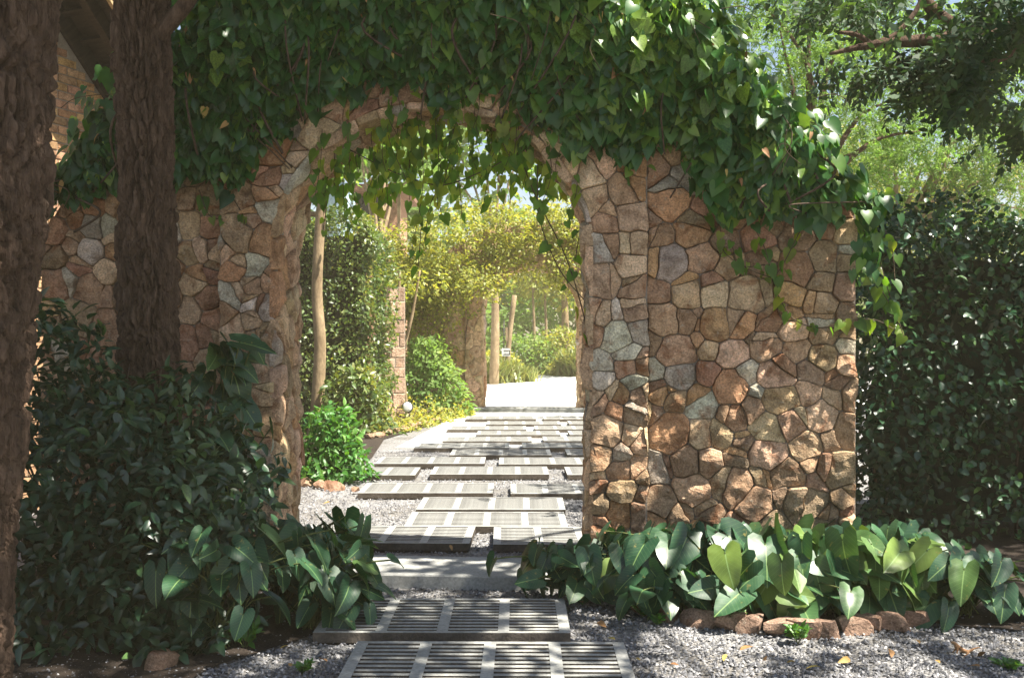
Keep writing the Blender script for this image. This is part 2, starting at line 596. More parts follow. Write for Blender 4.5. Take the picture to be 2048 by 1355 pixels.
# ------------------------------------------------------------------ ground
def sheet(name, poly, z, mat, kind="structure", label=None, cat=None):
    v = [(x, y, z) for x, y in poly]
    o = link(name, mesh(name, v, [tuple(range(len(v)))], mat))
    return tag(o, label, cat, None, kind)


sheet("ground", [(-150, -60), (150, -60), (150, 250), (-150, 250)], 0.0, M['gravel'], label="grey gravel ground around the garden path", cat="ground")
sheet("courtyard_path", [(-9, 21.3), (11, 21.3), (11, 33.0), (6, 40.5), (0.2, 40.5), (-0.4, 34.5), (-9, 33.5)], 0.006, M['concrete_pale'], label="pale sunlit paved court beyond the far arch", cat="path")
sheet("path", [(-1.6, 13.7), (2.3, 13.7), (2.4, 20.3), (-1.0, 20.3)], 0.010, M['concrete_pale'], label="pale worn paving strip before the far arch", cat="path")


def pebbles(name, n, sampler, smin, smax, parent=None):
    xy, _ = sampler(n)
    n = len(xy)
    o8 = np.array([(1, 0, 0), (0, 1, 0), (-1, 0, 0), (0, -1, 0), (0, 0, 0.8), (0, 0, -0.5)], float)
    fc = np.array([(0, 1, 4), (1, 2, 4), (2, 3, 4), (3, 0, 4)])
    s = RNG.uniform(smin, smax, n)
    st = RNG.uniform(0.55, 1.0, (n, 3))
    a = RNG.uniform(0, 6.28, n)
    v = o8[None] * st[:, None, :] * s[:, None, None] * (1 + RNG.uniform(-0.3, 0.3, (n, 6, 1)))
    t = RNG.uniform(-0.5, 0.5, (n, 2))
    c, sn = np.cos(a)[:, None], np.sin(a)[:, None]
    x = v[..., 0] * c - v[..., 1] * sn
    y = v[..., 0] * sn + v[..., 1] * c
    z = v[..., 2] + t[:, :1] * x + t[:, 1:] * y
    V = np.stack([x + xy[:, :1], y + xy[:, 1:], z + RNG.uniform(0.0, 0.010, (n, 1)) + 0.002], -1).reshape(-1, 3)
    loops = (fc.ravel()[None] + (np.arange(n) * 6)[:, None]).ravel()
    starts = np.arange(n * 4) * 3
    ti = np.clip(RNG.normal(0.5, 0.24, n), 0, 1)
    me = fast_mesh(name, V, loops, starts, M['pebble'], False, np.repeat(ti, 6))
    o = link(name, me)
    return tag(o, "loose grey and white gravel strewn over the ground", "gravel", None, "stuff")


ROWS = [(7.02, [(-0.93, -0.03), (0.50, 0.01)]), (7.70, [(-0.20, 0.0)]), (8.45, [(-0.18, -0.01)]), (9.33, [(-0.81, 0.0), (0.62, 0.0)]), (10.6, [(-1.66, 0.0), (-0.24, 0.0), (1.22, 0)]),
        (11.5, [(-0.95, 0.0), (0.48, 0.0)]), (12.4, [(-0.14, 0.0), (1.32, 0)]), (13.25, [(-0.67, 0.0), (0.77, 0.0)]), (14.1, [(-0.35, 0), (1.08, 0)]), (15.0, [(0.1, 0), (1.5, 0)]), (15.9, [(-0.4, 0), (1.0, 0)]), (16.9, [(0.2, 0), (1.6, 0)]), (17.9, [(-0.2, 0), (1.2, 0)])]
SLABS = [(4.11, -0.11), (4.90, -0.345)] + [(fy, c[0]) for fy, l in ROWS for c in l]


def gravel_sampler(n):
    # uniform over the strip of ground the near path crosses, denser close by
    y = 3.9 + (RNG.uniform(0, 1, n) ** 1.5) * 9.5
    half = 0.56 * y
    x = RNG.uniform(-1, 1, n) * half
    keep = (x > -2.2) & (y < 14) & ((y < 6.2) | (x < 2.6))
    keep &= ~((y > 7.5) & (x > 2.0)) & ~((y > 5.5) & (x > 2.4))
    for fy, cx_ in SLABS:
        keep &= ~((np.abs(x - cx_) < 0.61) & (y > fy + 0.02) & (y < fy + 0.63))
    return np.stack([x, y], 1)[keep], None


pebbles("gravel", 95000, gravel_sampler, 0.006, 0.0155)

# ------------------------------------------------------------------ stone cells (power diagram) and stones
def clip_poly(poly, nx, ny, c):
    """keep nx*x + ny*y <= c"""
    out = []
    k = len(poly)
    for i in range(k):
        a, b = poly[i], poly[(i + 1) % k]
        da = nx * a[0] + ny * a[1] - c
        db = nx * b[0] + ny * b[1] - c
        if da <= 0:
            out.append(a)
        if (da < 0 < db) or (db < 0 < da):
            t = da / (da - db)
            out.append((a[0] + t * (b[0] - a[0]), a[1] + t * (b[1] - a[1])))
    return out


def power_cells(seeds, boundary):
    S = np.array([(s[0], s[1]) for s in seeds])
    Wt = np.array([s[2] ** 2 for s in seeds])
    out = []
    for i in range(len(S)):
        d2 = ((S - S[i]) ** 2).sum(1)
        poly = list(boundary)
        for j in np.argsort(d2)[1:28]:
            n = S[j] - S[i]
            c = (S[j] @ S[j] - S[i] @ S[i] - Wt[j] + Wt[i]) / 2
            poly = clip_poly(poly, n[0], n[1], c)
            if len(poly) < 3:
                break
        out.append(poly if len(poly) >= 3 else None)
    return out


def fill_seeds(seeds, inside, bbox, rmin, rmax, tries=6000, tight=0.82):
    out = list(seeds)
    for k in range(tries):
        x = RNG.uniform(bbox[0], bbox[1])
        y = RNG.uniform(bbox[2], bbox[3])
        if not inside(x, y):
            continue
        r = rmax + (rmin - rmax) * min(1.0, k / (tries * 0.75)) * RNG.uniform(0.8, 1.0)
        if all((x - s[0]) ** 2 + (y - s[1]) ** 2 > (tight * (r + s[2])) ** 2 for s in out):
            out.append((x, y, r, None))
    return out


def poly_area_c(p):
    a = cx = cy = 0.0
    for i in range(len(p)):
        x0, y0 = p[i]
        x1, y1 = p[(i + 1) % len(p)]
        c = x0 * y1 - x1 * y0
        a += c
        cx += (x0 + x1) * c
        cy += (y0 + y1) * c
    a *= 0.5
    if abs(a) < 1e-9:
        return 0, (0, 0)
    return a, (cx / (6 * a), cy / (6 * a))


STONE_COL = {
    'o': (0.40, 0.215, 0.095), 'b': (0.33, 0.215, 0.125), 't': (0.50, 0.355, 0.225), 'g': (0.33, 0.32, 0.27),
    'w': (0.52, 0.50, 0.42), 'd': (0.21, 0.135, 0.085), 'r': (0.27, 0.125, 0.075), 'p': (0.50, 0.33, 0.215),
}


def pick_col(keys="obbttgdrr"):
    return random.choice(keys)


def stone_mesh(poly, fmap, gap, hmin, hmax, mat, warp=1.0):
    """poly in wall coordinates (a, b); fmap(a, b, h) -> local 3-D point"""
    A, c = poly_area_c(poly)
    if abs(A) < 0.0009:
        return None
    if A < 0:
        poly = poly[::-1]
        A = -A
    p = np.array(poly)
    c = np.array(c)
    R = math.sqrt(A / math.pi)
    # cut the corners, split long edges, shrink by the joint, then warp with a shared noise so that neighbours stay parallel
    q = []
    for i in range(len(p)):
        a, b = p[i], p[(i + 1) % len(p)]
        L = np.linalg.norm(b - a)
        if L < 0.010:
            q.append((a + b) / 2)
            continue
        cut = min(0.22, 0.006 / L + 0.03)
        k = max(1, min(5, int(L / 0.045)))
        for t in np.linspace(cut, 1 - cut, k + 1):
            q.append(a + (b - a) * t)
    p = np.array(q)
    d = p - c
    dist = np.linalg.norm(d, axis=1, keepdims=True)
    p = c + d * np.maximum(0.4, (dist - gap) / np.maximum(dist, 1e-6))
    z3 = np.zeros((len(p), 1))
    for fr, am, sd in ((6.5, 0.022, 51), (17.0, 0.020, 53), (45.0, 0.009, 57)):
        pp = np.hstack([p * fr, z3])
        p = p + am * warp * np.stack([vnoise(pp, sd) - 0.5, vnoise(pp, sd + 1) - 0.5], 1)
    n = len(p)
    H = RNG.uniform(hmin, hmax)
    planes = [(RNG.normal(0, 0.30, 2), RNG.uniform(0.9, 1.15)) for _ in range(4)]
    off = RNG.uniform(0, 90, 3)

    scs = (1.0, 0.993, 0.94, 0.74, 0.48, 0.22)
    pts = np.vstack([c + (p - c) * k for k in scs] + [c[None]])
    r = (pts - c) / R
    h = np.min([k + r @ sl for sl, k in planes], axis=0)
    q3 = np.hstack([pts * 9, np.zeros((len(pts), 1))]) + off
    w = 0.55 * (vnoise(q3, 61) - 0.5) + 0.4 * (vnoise(q3 * 2.7, 62) - 0.5)
    h = np.maximum(0.004, H * np.clip(h, 0.3, 1.2) + 0.05 * min(1.0, R / 0.08) * w * (hmax / 0.06))
    h[:n] = -0.02
    h[n:2 * n] *= 0.66
    h[2 * n:3 * n] *= 0.97
    v = [fmap(x, y, z) for (x, y), z in zip(pts, h)]
    rings = [list(range(k * n, k * n + n)) for k in range(len(scs))]
    cen = len(v) - 1
    f = []
    for a, b in zip(rings[:-1], rings[1:]):
        for i in range(n):
            j = (i + 1) % n
            f.append((a[i], a[j], b[j], b[i]))
    last = rings[-1]
    for i in range(n):
        f.append((last[i], last[(i + 1) % n], cen))
    return mesh("stone", v, f, mat)


def lay_stones(name, seeds, boundary, fmap, parent, gap=0.0022, hmin=0.018, hmax=0.062, mat=None, keep_out=None, palette="obbttgdrr", flip=False, sy=1.0, tone=1.42, split=0.42):
    """seeds (a, b, r, colour key)"""
    S = [(s[0], s[1] * sy, s[2], s[3]) for s in seeds]
    B = [(x, y * sy) for x, y in boundary]
    for s, poly in zip(S, power_cells(S, B)):
        if poly is None:
            continue
        poly = [(x, y / sy) for x, y in poly]
        if keep_out is not None:
            poly = keep_out(poly, (s[0], s[1] / sy))
            if poly is None or len(poly) < 3:
                continue
        pieces = [poly]
        A, c = poly_area_c(poly)
        R = math.sqrt(abs(A) / math.pi)
        if R > 0.055 and RNG.uniform() < split:
            th = RNG.uniform(0, math.pi)
            nx, ny = math.cos(th), math.sin(th)
            k = nx * c[0] + ny * c[1] + RNG.uniform(0.15, 0.5) * R
            pieces = [clip_poly(poly, nx, ny, k), clip_poly(poly, -nx, -ny, -k)]
        for j, pc in enumerate(pieces):
            if len(pc) < 3:
                continue
            me = stone_mesh(pc, fmap, gap, hmin, hmax, mat or M['stone'])
            if me is None:
                continue
            if flip:
                me.flip_normals()
            o = link(name, me, parent)
            key = (s[3] if j == 0 else None) or pick_col(palette)
            cc = (0.72 * np.array(STONE_COL[key]) + 0.28 * np.array((0.40, 0.285, 0.175))) * tone * RNG.uniform(0.82, 1.2) * RNG.uniform(0.94, 1.06, 3)
            cc = 0.93 * cc + 0.07 * cc.mean() * np.array((1.02, 1.0, 0.96))
            o.color = (*np.clip(cc, 0, 1), 1)


# ------------------------------------------------------------------ the two stone gates
GATE_ROT = math.radians(4.6)
GATE = (np.array([-0.514, 6.27]), GATE_ROT)
FAR_GATE = (np.array([0.37, 20.7]), GATE_ROT)
HALF, PIER, SPRING, RISE, THICK = 1.0, 1.352, 2.10, 0.87, 0.50
EL, ER = -2.56, 2.62


def arch_z(u):
    return SPRING + RISE * (1 - min(1.0, abs(u) / HALF) ** 1.9) ** (1 / 1.9)


TOP_U = [-2.60, -2.52, -2.36, -2.2, -2.06, -1.85, -1.6, -1.3, -0.8, 0.0, 0.8, 1.4, 1.72, 1.95, 2.1, 2.4, 2.64]
TOP_Z = [2.10, 2.25, 2.50, 2.75, 2.98, 3.22, 3.45, 3.66, 3.85, 3.95, 3.90, 3.70, 3.47, 3.17, 2.95, 2.60, 2.22]


def top_z(u):
    return float(np.interp(u, TOP_U, TOP_Z))


def to_gate(px, py, v=0.0, gate=GATE):
    """pixel -> (u, z) on the gate's plane at local depth v"""
    (cx, cy), th = gate
    c, s = math.cos(th), math.sin(th)
    k = (px - 1024.0) / F_PX
    # X = cx + u c + v s ; Y = cy - u s + v c ; X = k Y
    u = (k * (cy + v * c) - cx - v * s) / (c + k * s)
    Y = cy - u * s + v * c
    return u, CAM_H + (677.5 - py) * Y / F_PX


def block_mesh(name, us, bot, top, v0, v1, mat):
    v, f = [], []
    for u, b, t in zip(us, bot, top):
        v += [(u, v0, b), (u, v0, t), (u, v1, b), (u, v1, t)]
    n = len(us)
    for i in range(n - 1):
        a, b = 4 * i, 4 * i + 4
        if abs(us[i + 1] - us[i]) > 1e-6:
            f += [(a, b, b + 1, a + 1), (a + 2, a + 3, b + 3, b + 2), (a + 1, b + 1, b + 3, a + 3)]
        f.append((a, a + 2, b + 2, b))
    f += [(0, 1, 3, 2), (4 * n - 4, 4 * n - 2, 4 * n - 1, 4 * n - 3)]
    return mesh(name, v, f, mat)


def gate_body(label, gate, group):
    (cx, cy), th = gate
    g = thing("stone_gateway", label, "gateway", (cx, cy, 0), -th, group)
    inner = list(np.linspace(-HALF, HALF, 33))
    us = [-PIER, -HALF] + inner + [HALF, PIER]
    bot = [0, 0] + [arch_z(u) for u in inner] + [0, 0]
    top = [top_z(u) for u in us]
    link("mortar_core", block_mesh("mortar_core", us, bot, top, 0, THICK, M['mortar']), g)
    for a, b in ((EL, -PIER), (PIER, ER)):
        us = list(np.linspace(a, b, 14))
        us[0 if a < 0 else -1] += 0.0
        link("mortar_core", block_mesh("mortar_core", us, [0] * 14, [top_z(u) for u in us], 0.06, THICK - 0.05, M['mortar']), g)
    return g


def top_boundary(a, b, n=12):
    us = np.linspace(a, b, n)
    return [(a, 0.0), (b, 0.0)] + [(u, top_z(u) - 0.02) for u in us[::-1]]


def front(v):
    return lambda a, b, h: (a, v - h, b)


def arch_keep_out(poly, c):
    """cut a cell along the tangent of the arch curve nearest to its centre"""
    u, z = c
    if z > SPRING - 0.05:
        ang = math.atan2((z - SPRING) / RISE, u / HALF)
        pu, pz = HALF * math.cos(ang), SPRING + RISE * math.sin(ang)
        nu, nz = math.cos(ang) / HALF, math.sin(ang) / RISE
        L = math.hypot(nu, nz)
        nu, nz = nu / L, nz / L
        if (u - pu) * nu + (z - pz) * nz < -0.03:
            return None
        return clip_poly(poly, -nu, -nz, -(nu * pu + nz * pz) - 0.005)
    if abs(u) < HALF:
        return None
    return clip_poly(poly, -1, 0, -HALF) if u > 0 else clip_poly(poly, 1, 0, -HALF)


def zoom_seeds(rows, ox, oy, k, v):
    out = []
    for x, y, r, c in rows:
        u, z = to_gate(ox + x / k, oy + y / k, v)
        out.append((u, z, r / k * 6.3 / F_PX * 0.98, c))
    return out


WING_R = [(335,185,70,'o'),(455,215,38,'r'),(275,245,20,'d'),(305,310,45,'b'),(410,280,62,'o'),(330,402,68,'g'),(450,385,52,'b'),(540,330,40,'d'),
(555,415,45,'b'),(640,310,50,'r'),(700,250,36,'d'),(790,300,50,'d'),(900,270,35,'d'),(970,290,45,'b'),(660,400,48,'b'),(790,420,58,'r'),(890,390,46,'b'),
(970,390,46,'b'),(300,510,42,'r'),(405,505,62,'t'),(490,505,62,'t'),(620,510,70,'t'),(775,515,42,'o'),(880,470,40,'b'),(870,545,50,'b'),(968,485,46,'b'),
(320,605,60,'b'),(385,610,50,'b'),(425,575,18,'b'),(437,622,16,'o'),(510,620,66,'o'),(580,620,62,'o'),(690,618,42,'r'),(760,580,32,'o'),(880,605,42,'g'),(960,590,34,'d'),
(275,690,28,'d'),(360,718,70,'p'),(437,675,20,'o'),(482,706,34,'t'),(560,725,56,'t'),(618,668,24,'d'),(680,705,56,'b'),(780,650,42,'t'),(795,712,48,'t'),(885,660,44,'d'),(885,735,52,'b'),(975,700,36,'g'),(965,757,34,'p'),
(280,785,30,'g'),(370,800,54,'g'),(475,800,40,'r'),(605,785,42,'w'),(550,845,64,'o'),(720,795,70,'t'),(835,795,46,'d'),(910,797,16,'o'),(930,832,30,'d'),(295,865,36,'o'),(345,850,12,'o'),(360,892,36,'b'),(445,895,54,'w'),(650,862,18,'g'),(730,882,66,'b'),(825,862,44,'p'),(915,877,38,'t'),(978,870,36,'b'),
(340,1005,66,'o'),(560,945,52,'b'),(630,920,48,'b'),(455,1010,52,'t'),(512,1010,52,'t'),(690,990,62,'t'),(765,965,58,'b'),(875,950,54,'t'),(900,1032,34,'d'),(965,1000,46,'b'),(600,1042,36,'d'),
(300,1130,40,'g'),(400,1110,58,'d'),(470,1105,55,'b'),(685,1080,66,'t'),(825,1050,56,'b'),(565,1100,42,'d'),(305,1245,48,'d'),(415,1205,66,'t'),(560,1190,66,'b'),(670,1160,36,'b'),(750,1155,60,'d'),(838,1110,24,'b'),(930,1140,64,'b'),(380,1290,28,'d'),(470,1290,38,'d'),(640,1260,56,'d'),(770,1245,58,'d'),(850,1250,50,'d'),(860,1190,32,'d'),(960,1230,46,'d'),(900,1290,34,'d'),(700,1320,38,'d')]
PIER_R = [(110,350,48,'w'),(205,340,44,'t'),(110,470,50,'t'),(200,410,44,'p'),(210,490,44,'b'),(90,580,38,'p'),(152,582,9,'w'),(215,570,38,'t'),(150,665,50,'w'),(232,645,24,'g'),(75,650,24,'b'),(180,725,34,'w'),
(95,765,34,'w'),(95,815,34,'w'),(180,772,32,'b'),(237,760,22,'b'),(205,825,14,'w'),(160,875,36,'o'),(235,880,26,'b'),(85,900,30,'d'),(145,930,26,'o'),(215,945,40,'b'),(110,1005,52,'t'),(195,1010,26,'t'),(237,1040,24,'b'),(90,1090,38,'b'),(160,1080,18,'g'),
(160,1140,36,'b'),(220,1135,20,'b'),(246,1165,16,'b'),(85,1180,32,'d'),(170,1210,46,'b'),(237,1220,24,'d'),(85,1265,28,'d'),(160,1290,40,'o'),(230,1290,24,'d'),(85,1335,28,'d'),(205,235,48,'t'),(110,250,44,'b'),(190,150,44,'b')]
PIER_L = [(930,905,54,'b'),(1030,935,54,'o'),(975,850,26,'b'),(905,1035,42,'o'),(995,1035,36,'w'),(1052,1085,34,'b'),(905,1145,44,'g'),(985,1100,28,'b'),(965,1175,30,'w'),(1040,1190,38,'g'),(975,1240,26,'b'),(905,1280,42,'t'),(985,1310,30,'d'),(1045,1300,34,'b'),
(1015,1425,46,'t'),(1030,1530,38,'b'),(920,1400,42,'r'),(920,1500,44,'b'),(1030,1620,40,'d'),(940,1600,40,'b'),
(1040,690,48,'r'),(1130,690,44,'g'),(1040,740,44,'o'),(930,770,40,'b'),(1050,800,40,'g')]
WING_L = [(735,870,52,'b'),(820,870,52,'r'),(830,780,64,'b'),(720,780,30,'b'),(730,985,38,'b'),(778,970,26,'t'),(840,965,38,'b'),(755,1090,60,'t'),(820,1070,36,'r'),(810,1155,50,'r'),(735,1210,42,'b'),(830,1235,38,'r'),(870,655,50,'b'),(745,650,44,'b'),
(400,710,52,'g'),(370,800,42,'r'),(225,895,42,'r'),(300,860,28,'r'),(365,870,48,'g'),(415,870,44,'g'),(445,800,20,'b'),(300,935,36,'b'),(360,970,46,'w'),(428,925,18,'t'),(432,965,28,'o'),(320,1028,28,'r'),(415,1055,46,'t'),(220,1090,42,'r'),(350,1115,58,'b'),(268,1080,14,'g'),(440,1150,30,'b'),(212,1000,32,'d')]

gate = gate_body("near stone archway of rough tan rubble hung with vine", GATE, "stone gateways across the path")


def wing_inside(a, b):
    return lambda u, z: a < u < b and 0 < z < top_z(u)


RR = (0.055, 0.105)
s = zoom_seeds(WING_R, 1150, 300, 1.783, 0.06)
s = fill_seeds(s, wing_inside(PIER, ER), (PIER, ER, 0, 3.7), RR[0], RR[1], tight=0.93)
lay_stones("wall_stone", s, top_boundary(PIER, ER), front(0.06), gate)
s = zoom_seeds(WING_L, 0, 0, 1.936, 0.06)
s = fill_seeds(s, wing_inside(EL, -PIER), (EL, -PIER, 0, 3.7), RR[0], RR[1], tight=0.93)
lay_stones("wall_stone", s, top_boundary(EL, -PIER), front(0.06), gate, palette="bbgdrro")
s = zoom_seeds(PIER_R, 1150, 300, 1.783, 0.0) + zoom_seeds(PIER_L, 0, 0, 1.936, 0.0)


def arch_inside(u, z):
    if z < SPRING:
        return HALF < abs(u) < PIER
    if z > top_z(u):
        return False
    return abs(u) < PIER and (u / HALF) ** 2 + ((z - SPRING) / RISE) ** 2 > 1.0


s = fill_seeds(s, arch_inside, (-PIER, PIER, 0, 3.8), 0.06, 0.12, tight=0.93)
lay_stones("pier_stone", s, top_boundary(-PIER, PIER, 24), front(0.0), gate, keep_out=arch_keep_out, palette="obbttpgr")


# jambs and arch soffit: a strip (s along the curve, v through the wall)
def soffit_curve(n=120):
    pts = [(-HALF, z) for z in np.linspace(0, SPRING, 40)[:-1]]
    for a in np.linspace(math.pi, 0, n):
        u = HALF * math.cos(a)
        pts.append((u, arch_z(u)))
    pts += [(HALF, z) for z in np.linspace(SPRING, 0, 40)[1:]]
    p = np.array(pts)
    d = np.concatenate([[0], np.cumsum(np.linalg.norm(np.diff(p, axis=0), axis=1))])
    return p, d


SC, SD = soffit_curve()


def soffit(a, b, h):
    u = np.interp(a, SD, SC[:, 0])
    z = np.interp(a, SD, SC[:, 1])
    e = 0.03
    tu = np.interp(a + e, SD, SC[:, 0]) - np.interp(a - e, SD, SC[:, 0])
    tz = np.interp(a + e, SD, SC[:, 1]) - np.interp(a - e, SD, SC[:, 1])
    L = math.hypot(tu, tz) or 1.0
    return (u + h * tz / L, b, z - h * tu / L)


def soffit_stones(g, rmin, rmax, el=1.6):
    Ls = SD[-1]
    sd = fill_seeds([], lambda x, y: True, (0, Ls, 0, THICK * el), rmin, rmax, 5000)
    sd = [(a, b / el, r, c) for a, b, r, c in sd]
    lay_stones("arch_stone", sd, [(0, -0.03), (Ls, -0.03), (Ls, THICK), (0, THICK)], soffit, g, 0.005, 0.022, 0.062, M['jamb'], None, "ttppbog", True, sy=el, tone=1.45, split=0.15)


soffit_stones(gate, 0.062, 0.115)

far = gate_body("far stone archway at the end of the paved path", FAR_GATE, "stone gateways across the path")
for a, b in ((PIER, ER), (EL, -PIER)):
    s = fill_seeds([], wing_inside(a, b), (a, b, 0, 3.7), 0.10, 0.16, 2500)
    lay_stones("wall_stone", s, top_boundary(a, b), front(0.06), far, palette="bttpo")
s = fill_seeds([], arch_inside, (-PIER, PIER, 0, 3.8), 0.09, 0.13, 4000)
lay_stones("pier_stone", s, top_boundary(-PIER, PIER, 24), front(0.0), far, keep_out=arch_keep_out, palette="ttppb")
soffit_stones(far, 0.16, 0.24)

# thresholds
for G, lab in ((GATE, "long pale concrete sill under the near stone archway"), (FAR_GATE, "pale concrete sill under the far stone archway")):
    v, f = box_vf(-1.14, 1.16, -0.27, 0.26, -0.05, 0.085)
    o = MB().add(v, f).build("threshold", M['concrete'], None, loc=(G[0][0], G[0][1], 0), rot=(0, 0, -G[1]), bevel=0.008)
    tag(o, lab, "threshold", "concrete sills of the gateways")

# ------------------------------------------------------------------ slotted paving slabs
SW, SDP, STH = 1.265, 0.65, 0.050
EDGE, RIB, FB = 0.055, 0.056, 0.035
PANEL = (SW - 2 * EDGE - 3 * RIB) / 4
NB = 10
PITCH = (SDP - 2 * FB) / (NB + 0.4)


def slab_frame():
    mb = MB()
    x0, y0 = -SW / 2, 0.0
    mb.box(x0, x0 + EDGE, 0, SDP, 0.012, 0.012 + STH)
    mb.box(-x0 - EDGE, -x0, 0, SDP, 0.012, 0.012 + STH)
    for k in range(1, 4):
        a = x0 + EDGE + k * PANEL + (k - 1) * RIB
        mb.box(a, a + RIB, FB, SDP - FB, 0.012, 0.012 + STH)
    mb.box(x0 + EDGE, -x0 - EDGE, 0, FB, 0.012, 0.0121 + STH)
    mb.box(x0 + EDGE, -x0 - EDGE, SDP - FB, SDP, 0.012, 0.0121 + STH)
    return mesh("slab_frame", mb.v, mb.f, M['concrete'])


FRAME_ME = slab_frame()
_v, _f = box_vf(-SW / 2 + 0.01, SW / 2 - 0.01, 0.01, SDP - 0.01, -0.01, 0.0118)
BED_ME = mesh("slot_shade_bed", _v, _f, M['soil'])  # dark soil sheet added under each slab, paints the slots' depth of shade
BARW = PITCH * 0.54
_bv, _bf = box_vf(-PANEL / 2 - 0.004, PANEL / 2 + 0.004, -BARW / 2, BARW / 2, 0.016, 0.010 + STH)
BAR_ME = mesh("slat", _bv, _bf, M['concrete'])


def bar_spots():
    for k in range(4):
        cx = -SW / 2 + EDGE + PANEL / 2 + k * (PANEL + RIB)
        for j in range(NB):
            yield cx, FB + PITCH * (j + 0.7)


def darken_sides(me):  # upright faces take the dark tone of soil and painted slot shade
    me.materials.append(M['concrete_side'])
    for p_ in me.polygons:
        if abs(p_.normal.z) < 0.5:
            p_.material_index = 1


darken_sides(FRAME_ME)
darken_sides(BAR_ME)
_ab = MB()
for cx_, cy_ in bar_spots():
    _ab.add([(x + cx_, y + cy_, z) for x, y, z in _bv], _bf)
BARS_ME = mesh("slats", _ab.v, _ab.f, M['concrete'])
darken_sides(BARS_ME)


def slab(front_y, cx, label, fine=True, rot=0.0, dz=0.0):
    t = thing("paving_slab", label, "paving slab", (cx, front_y, dz), rot, "slotted concrete slabs along the path")
    t["kind"] = "thing"
    link("frame", FRAME_ME, t)
    link("slot_shade_bed", BED_ME, t)
    if fine:
        for x, y in bar_spots():
            link("slat", BAR_ME, t, (x, y, 0))
    else:
        o = link("slats", BARS_ME, t)
        o["kind"] = "stuff"
    return t


slab(4.11, -0.11, "slotted concrete paving slab cut by the bottom edge, closest to the viewer", rot=-0.012)
slab(4.90, -0.345, "slotted concrete paving slab just before the sill of the near archway", rot=-0.004)
ORD = ["first", "second", "third", "fourth", "fifth", "sixth", "seventh", "eighth", "ninth", "tenth", "eleventh", "twelfth", "thirteenth", "fourteenth"]
for r, (fy, lst) in enumerate(ROWS):
    for k, (cx, rt) in enumerate(lst):
        if len(lst) == 1:
            w = "alone in the %s row beyond near sill" % ORD[r]
        else:
            w = "%s from hedge side in %s row beyond near sill" % (ORD[k], ORD[r])
        slab(fy, cx, "slotted concrete slab " + w, fine=r < 7, rot=rt, dz=RNG.uniform(-0.004, 0.008))

# ------------------------------------------------------------------ edging rocks
def rock_obj(name, loc, sx, sy, sz, rotz, col, seed):
    bm = bmesh.new()
    bmesh.ops.create_icosphere(bm, subdivisions=2, radius=1.0)
    co = np.array([v.co for v in bm.verts])
    n = vnoise(co * 1.3 + seed * 7.1, seed) - 0.5
    n2 = vnoise(co * 3.1 + seed * 3.3, seed + 5) - 0.5
    r = np.random.default_rng(seed)
    planes = [(unit(r.normal(size=3)), r.uniform(0.40, 0.66)) for _ in range(9)] + [(np.array([0, 0, 1.0]), 0.5)]
    for v, a, b in zip(bm.verts, n, n2):
        p = np.array(v.co) * (1 + 0.35 * a + 0.15 * b)
        for nn, dd in planes:
            k = p @ nn
            if k > dd:
                p = p - nn * (k - dd)
        v.co = (p[0] * sx, p[1] * sy, p[2] * sz)
    me = bpy.data.meshes.new(name)
    bm.to_mesh(me)
    bm.free()
    me.materials.append(M['rock'])
    o = link(name, me, None, loc, (0, 0, rotz))
    o.color = (*col, 1)
    return o


RX = [(1290, 1222), (1338, 1232), (1392, 1243), (1450, 1250), (1502, 1256), (1556, 1262), (1606, 1266), (1652, 1266), (1700, 1256), (1745, 1252), (1786, 1250), (1824, 1244)]
for i, (px, py) in enumerate(RX):
    d = CAM_H * F_PX / (py - 677.5) * 0.985
    x = (px - 1024) * d / F_PX
    o = rock_obj("edging_stone", (x, d, 0.045), RNG.uniform(0.10, 0.125), RNG.uniform(0.07, 0.10), RNG.uniform(0.075, 0.10), RNG.uniform(-0.4, 0.4),
                 np.array((0.34, 0.23, 0.17)) * RNG.uniform(0.75, 1.2), 40 + i)
    tag(o, "reddish edging rock of the arrowhead bed, %s counting from the path" % ORD[i], "rock", "edging rocks of the leafy bed")
for i, (px, py, sz, lab) in enumerate([(612, 972, 0.11, "brown edging rock nearest the arch jamb under the green shrub"), (640, 976, 0.10, "brown edging rock in the middle of the row under the green shrub"), (668, 980, 0.14, "large brown rock ending the row under the green shrub"), (712, 988, 0.065, "small round rock beside the corner of a paving slab"),
                                   (318, 1338, 0.10, "dim flat rock at the foot of the dark shrub")]):
    d = CAM_H * F_PX / (py - 677.5)
    o = rock_obj("edging_stone", ((px - 1024) * d / F_PX, d, 0.05), sz, sz * 0.8, sz * 0.72, RNG.uniform(0, 3), np.array((0.34, 0.22, 0.15)) * RNG.uniform(0.85, 1.2), 70 + i)
    tag(o, lab, "rock", "loose rocks beside the path")
for i in range(13):
    t = i / 12
    px, py = 742 + 130 * t + 6 * math.sin(i * 2.1), 878 - 34 * t
    d = CAM_H * F_PX / (py - 677.5)
    o = rock_obj("edging_stone", ((px - 1024) * d / F_PX, d, 0.05), 0.13, 0.10, 0.08, RNG.uniform(0, 3), np.array((0.36, 0.25, 0.17)) * RNG.uniform(0.85, 1.2), 90 + i)
    tag(o, "small edging stone of the far planting strip, %s counting from the near end" % ORD[i], "rock", "edging stones of the far planting strip")

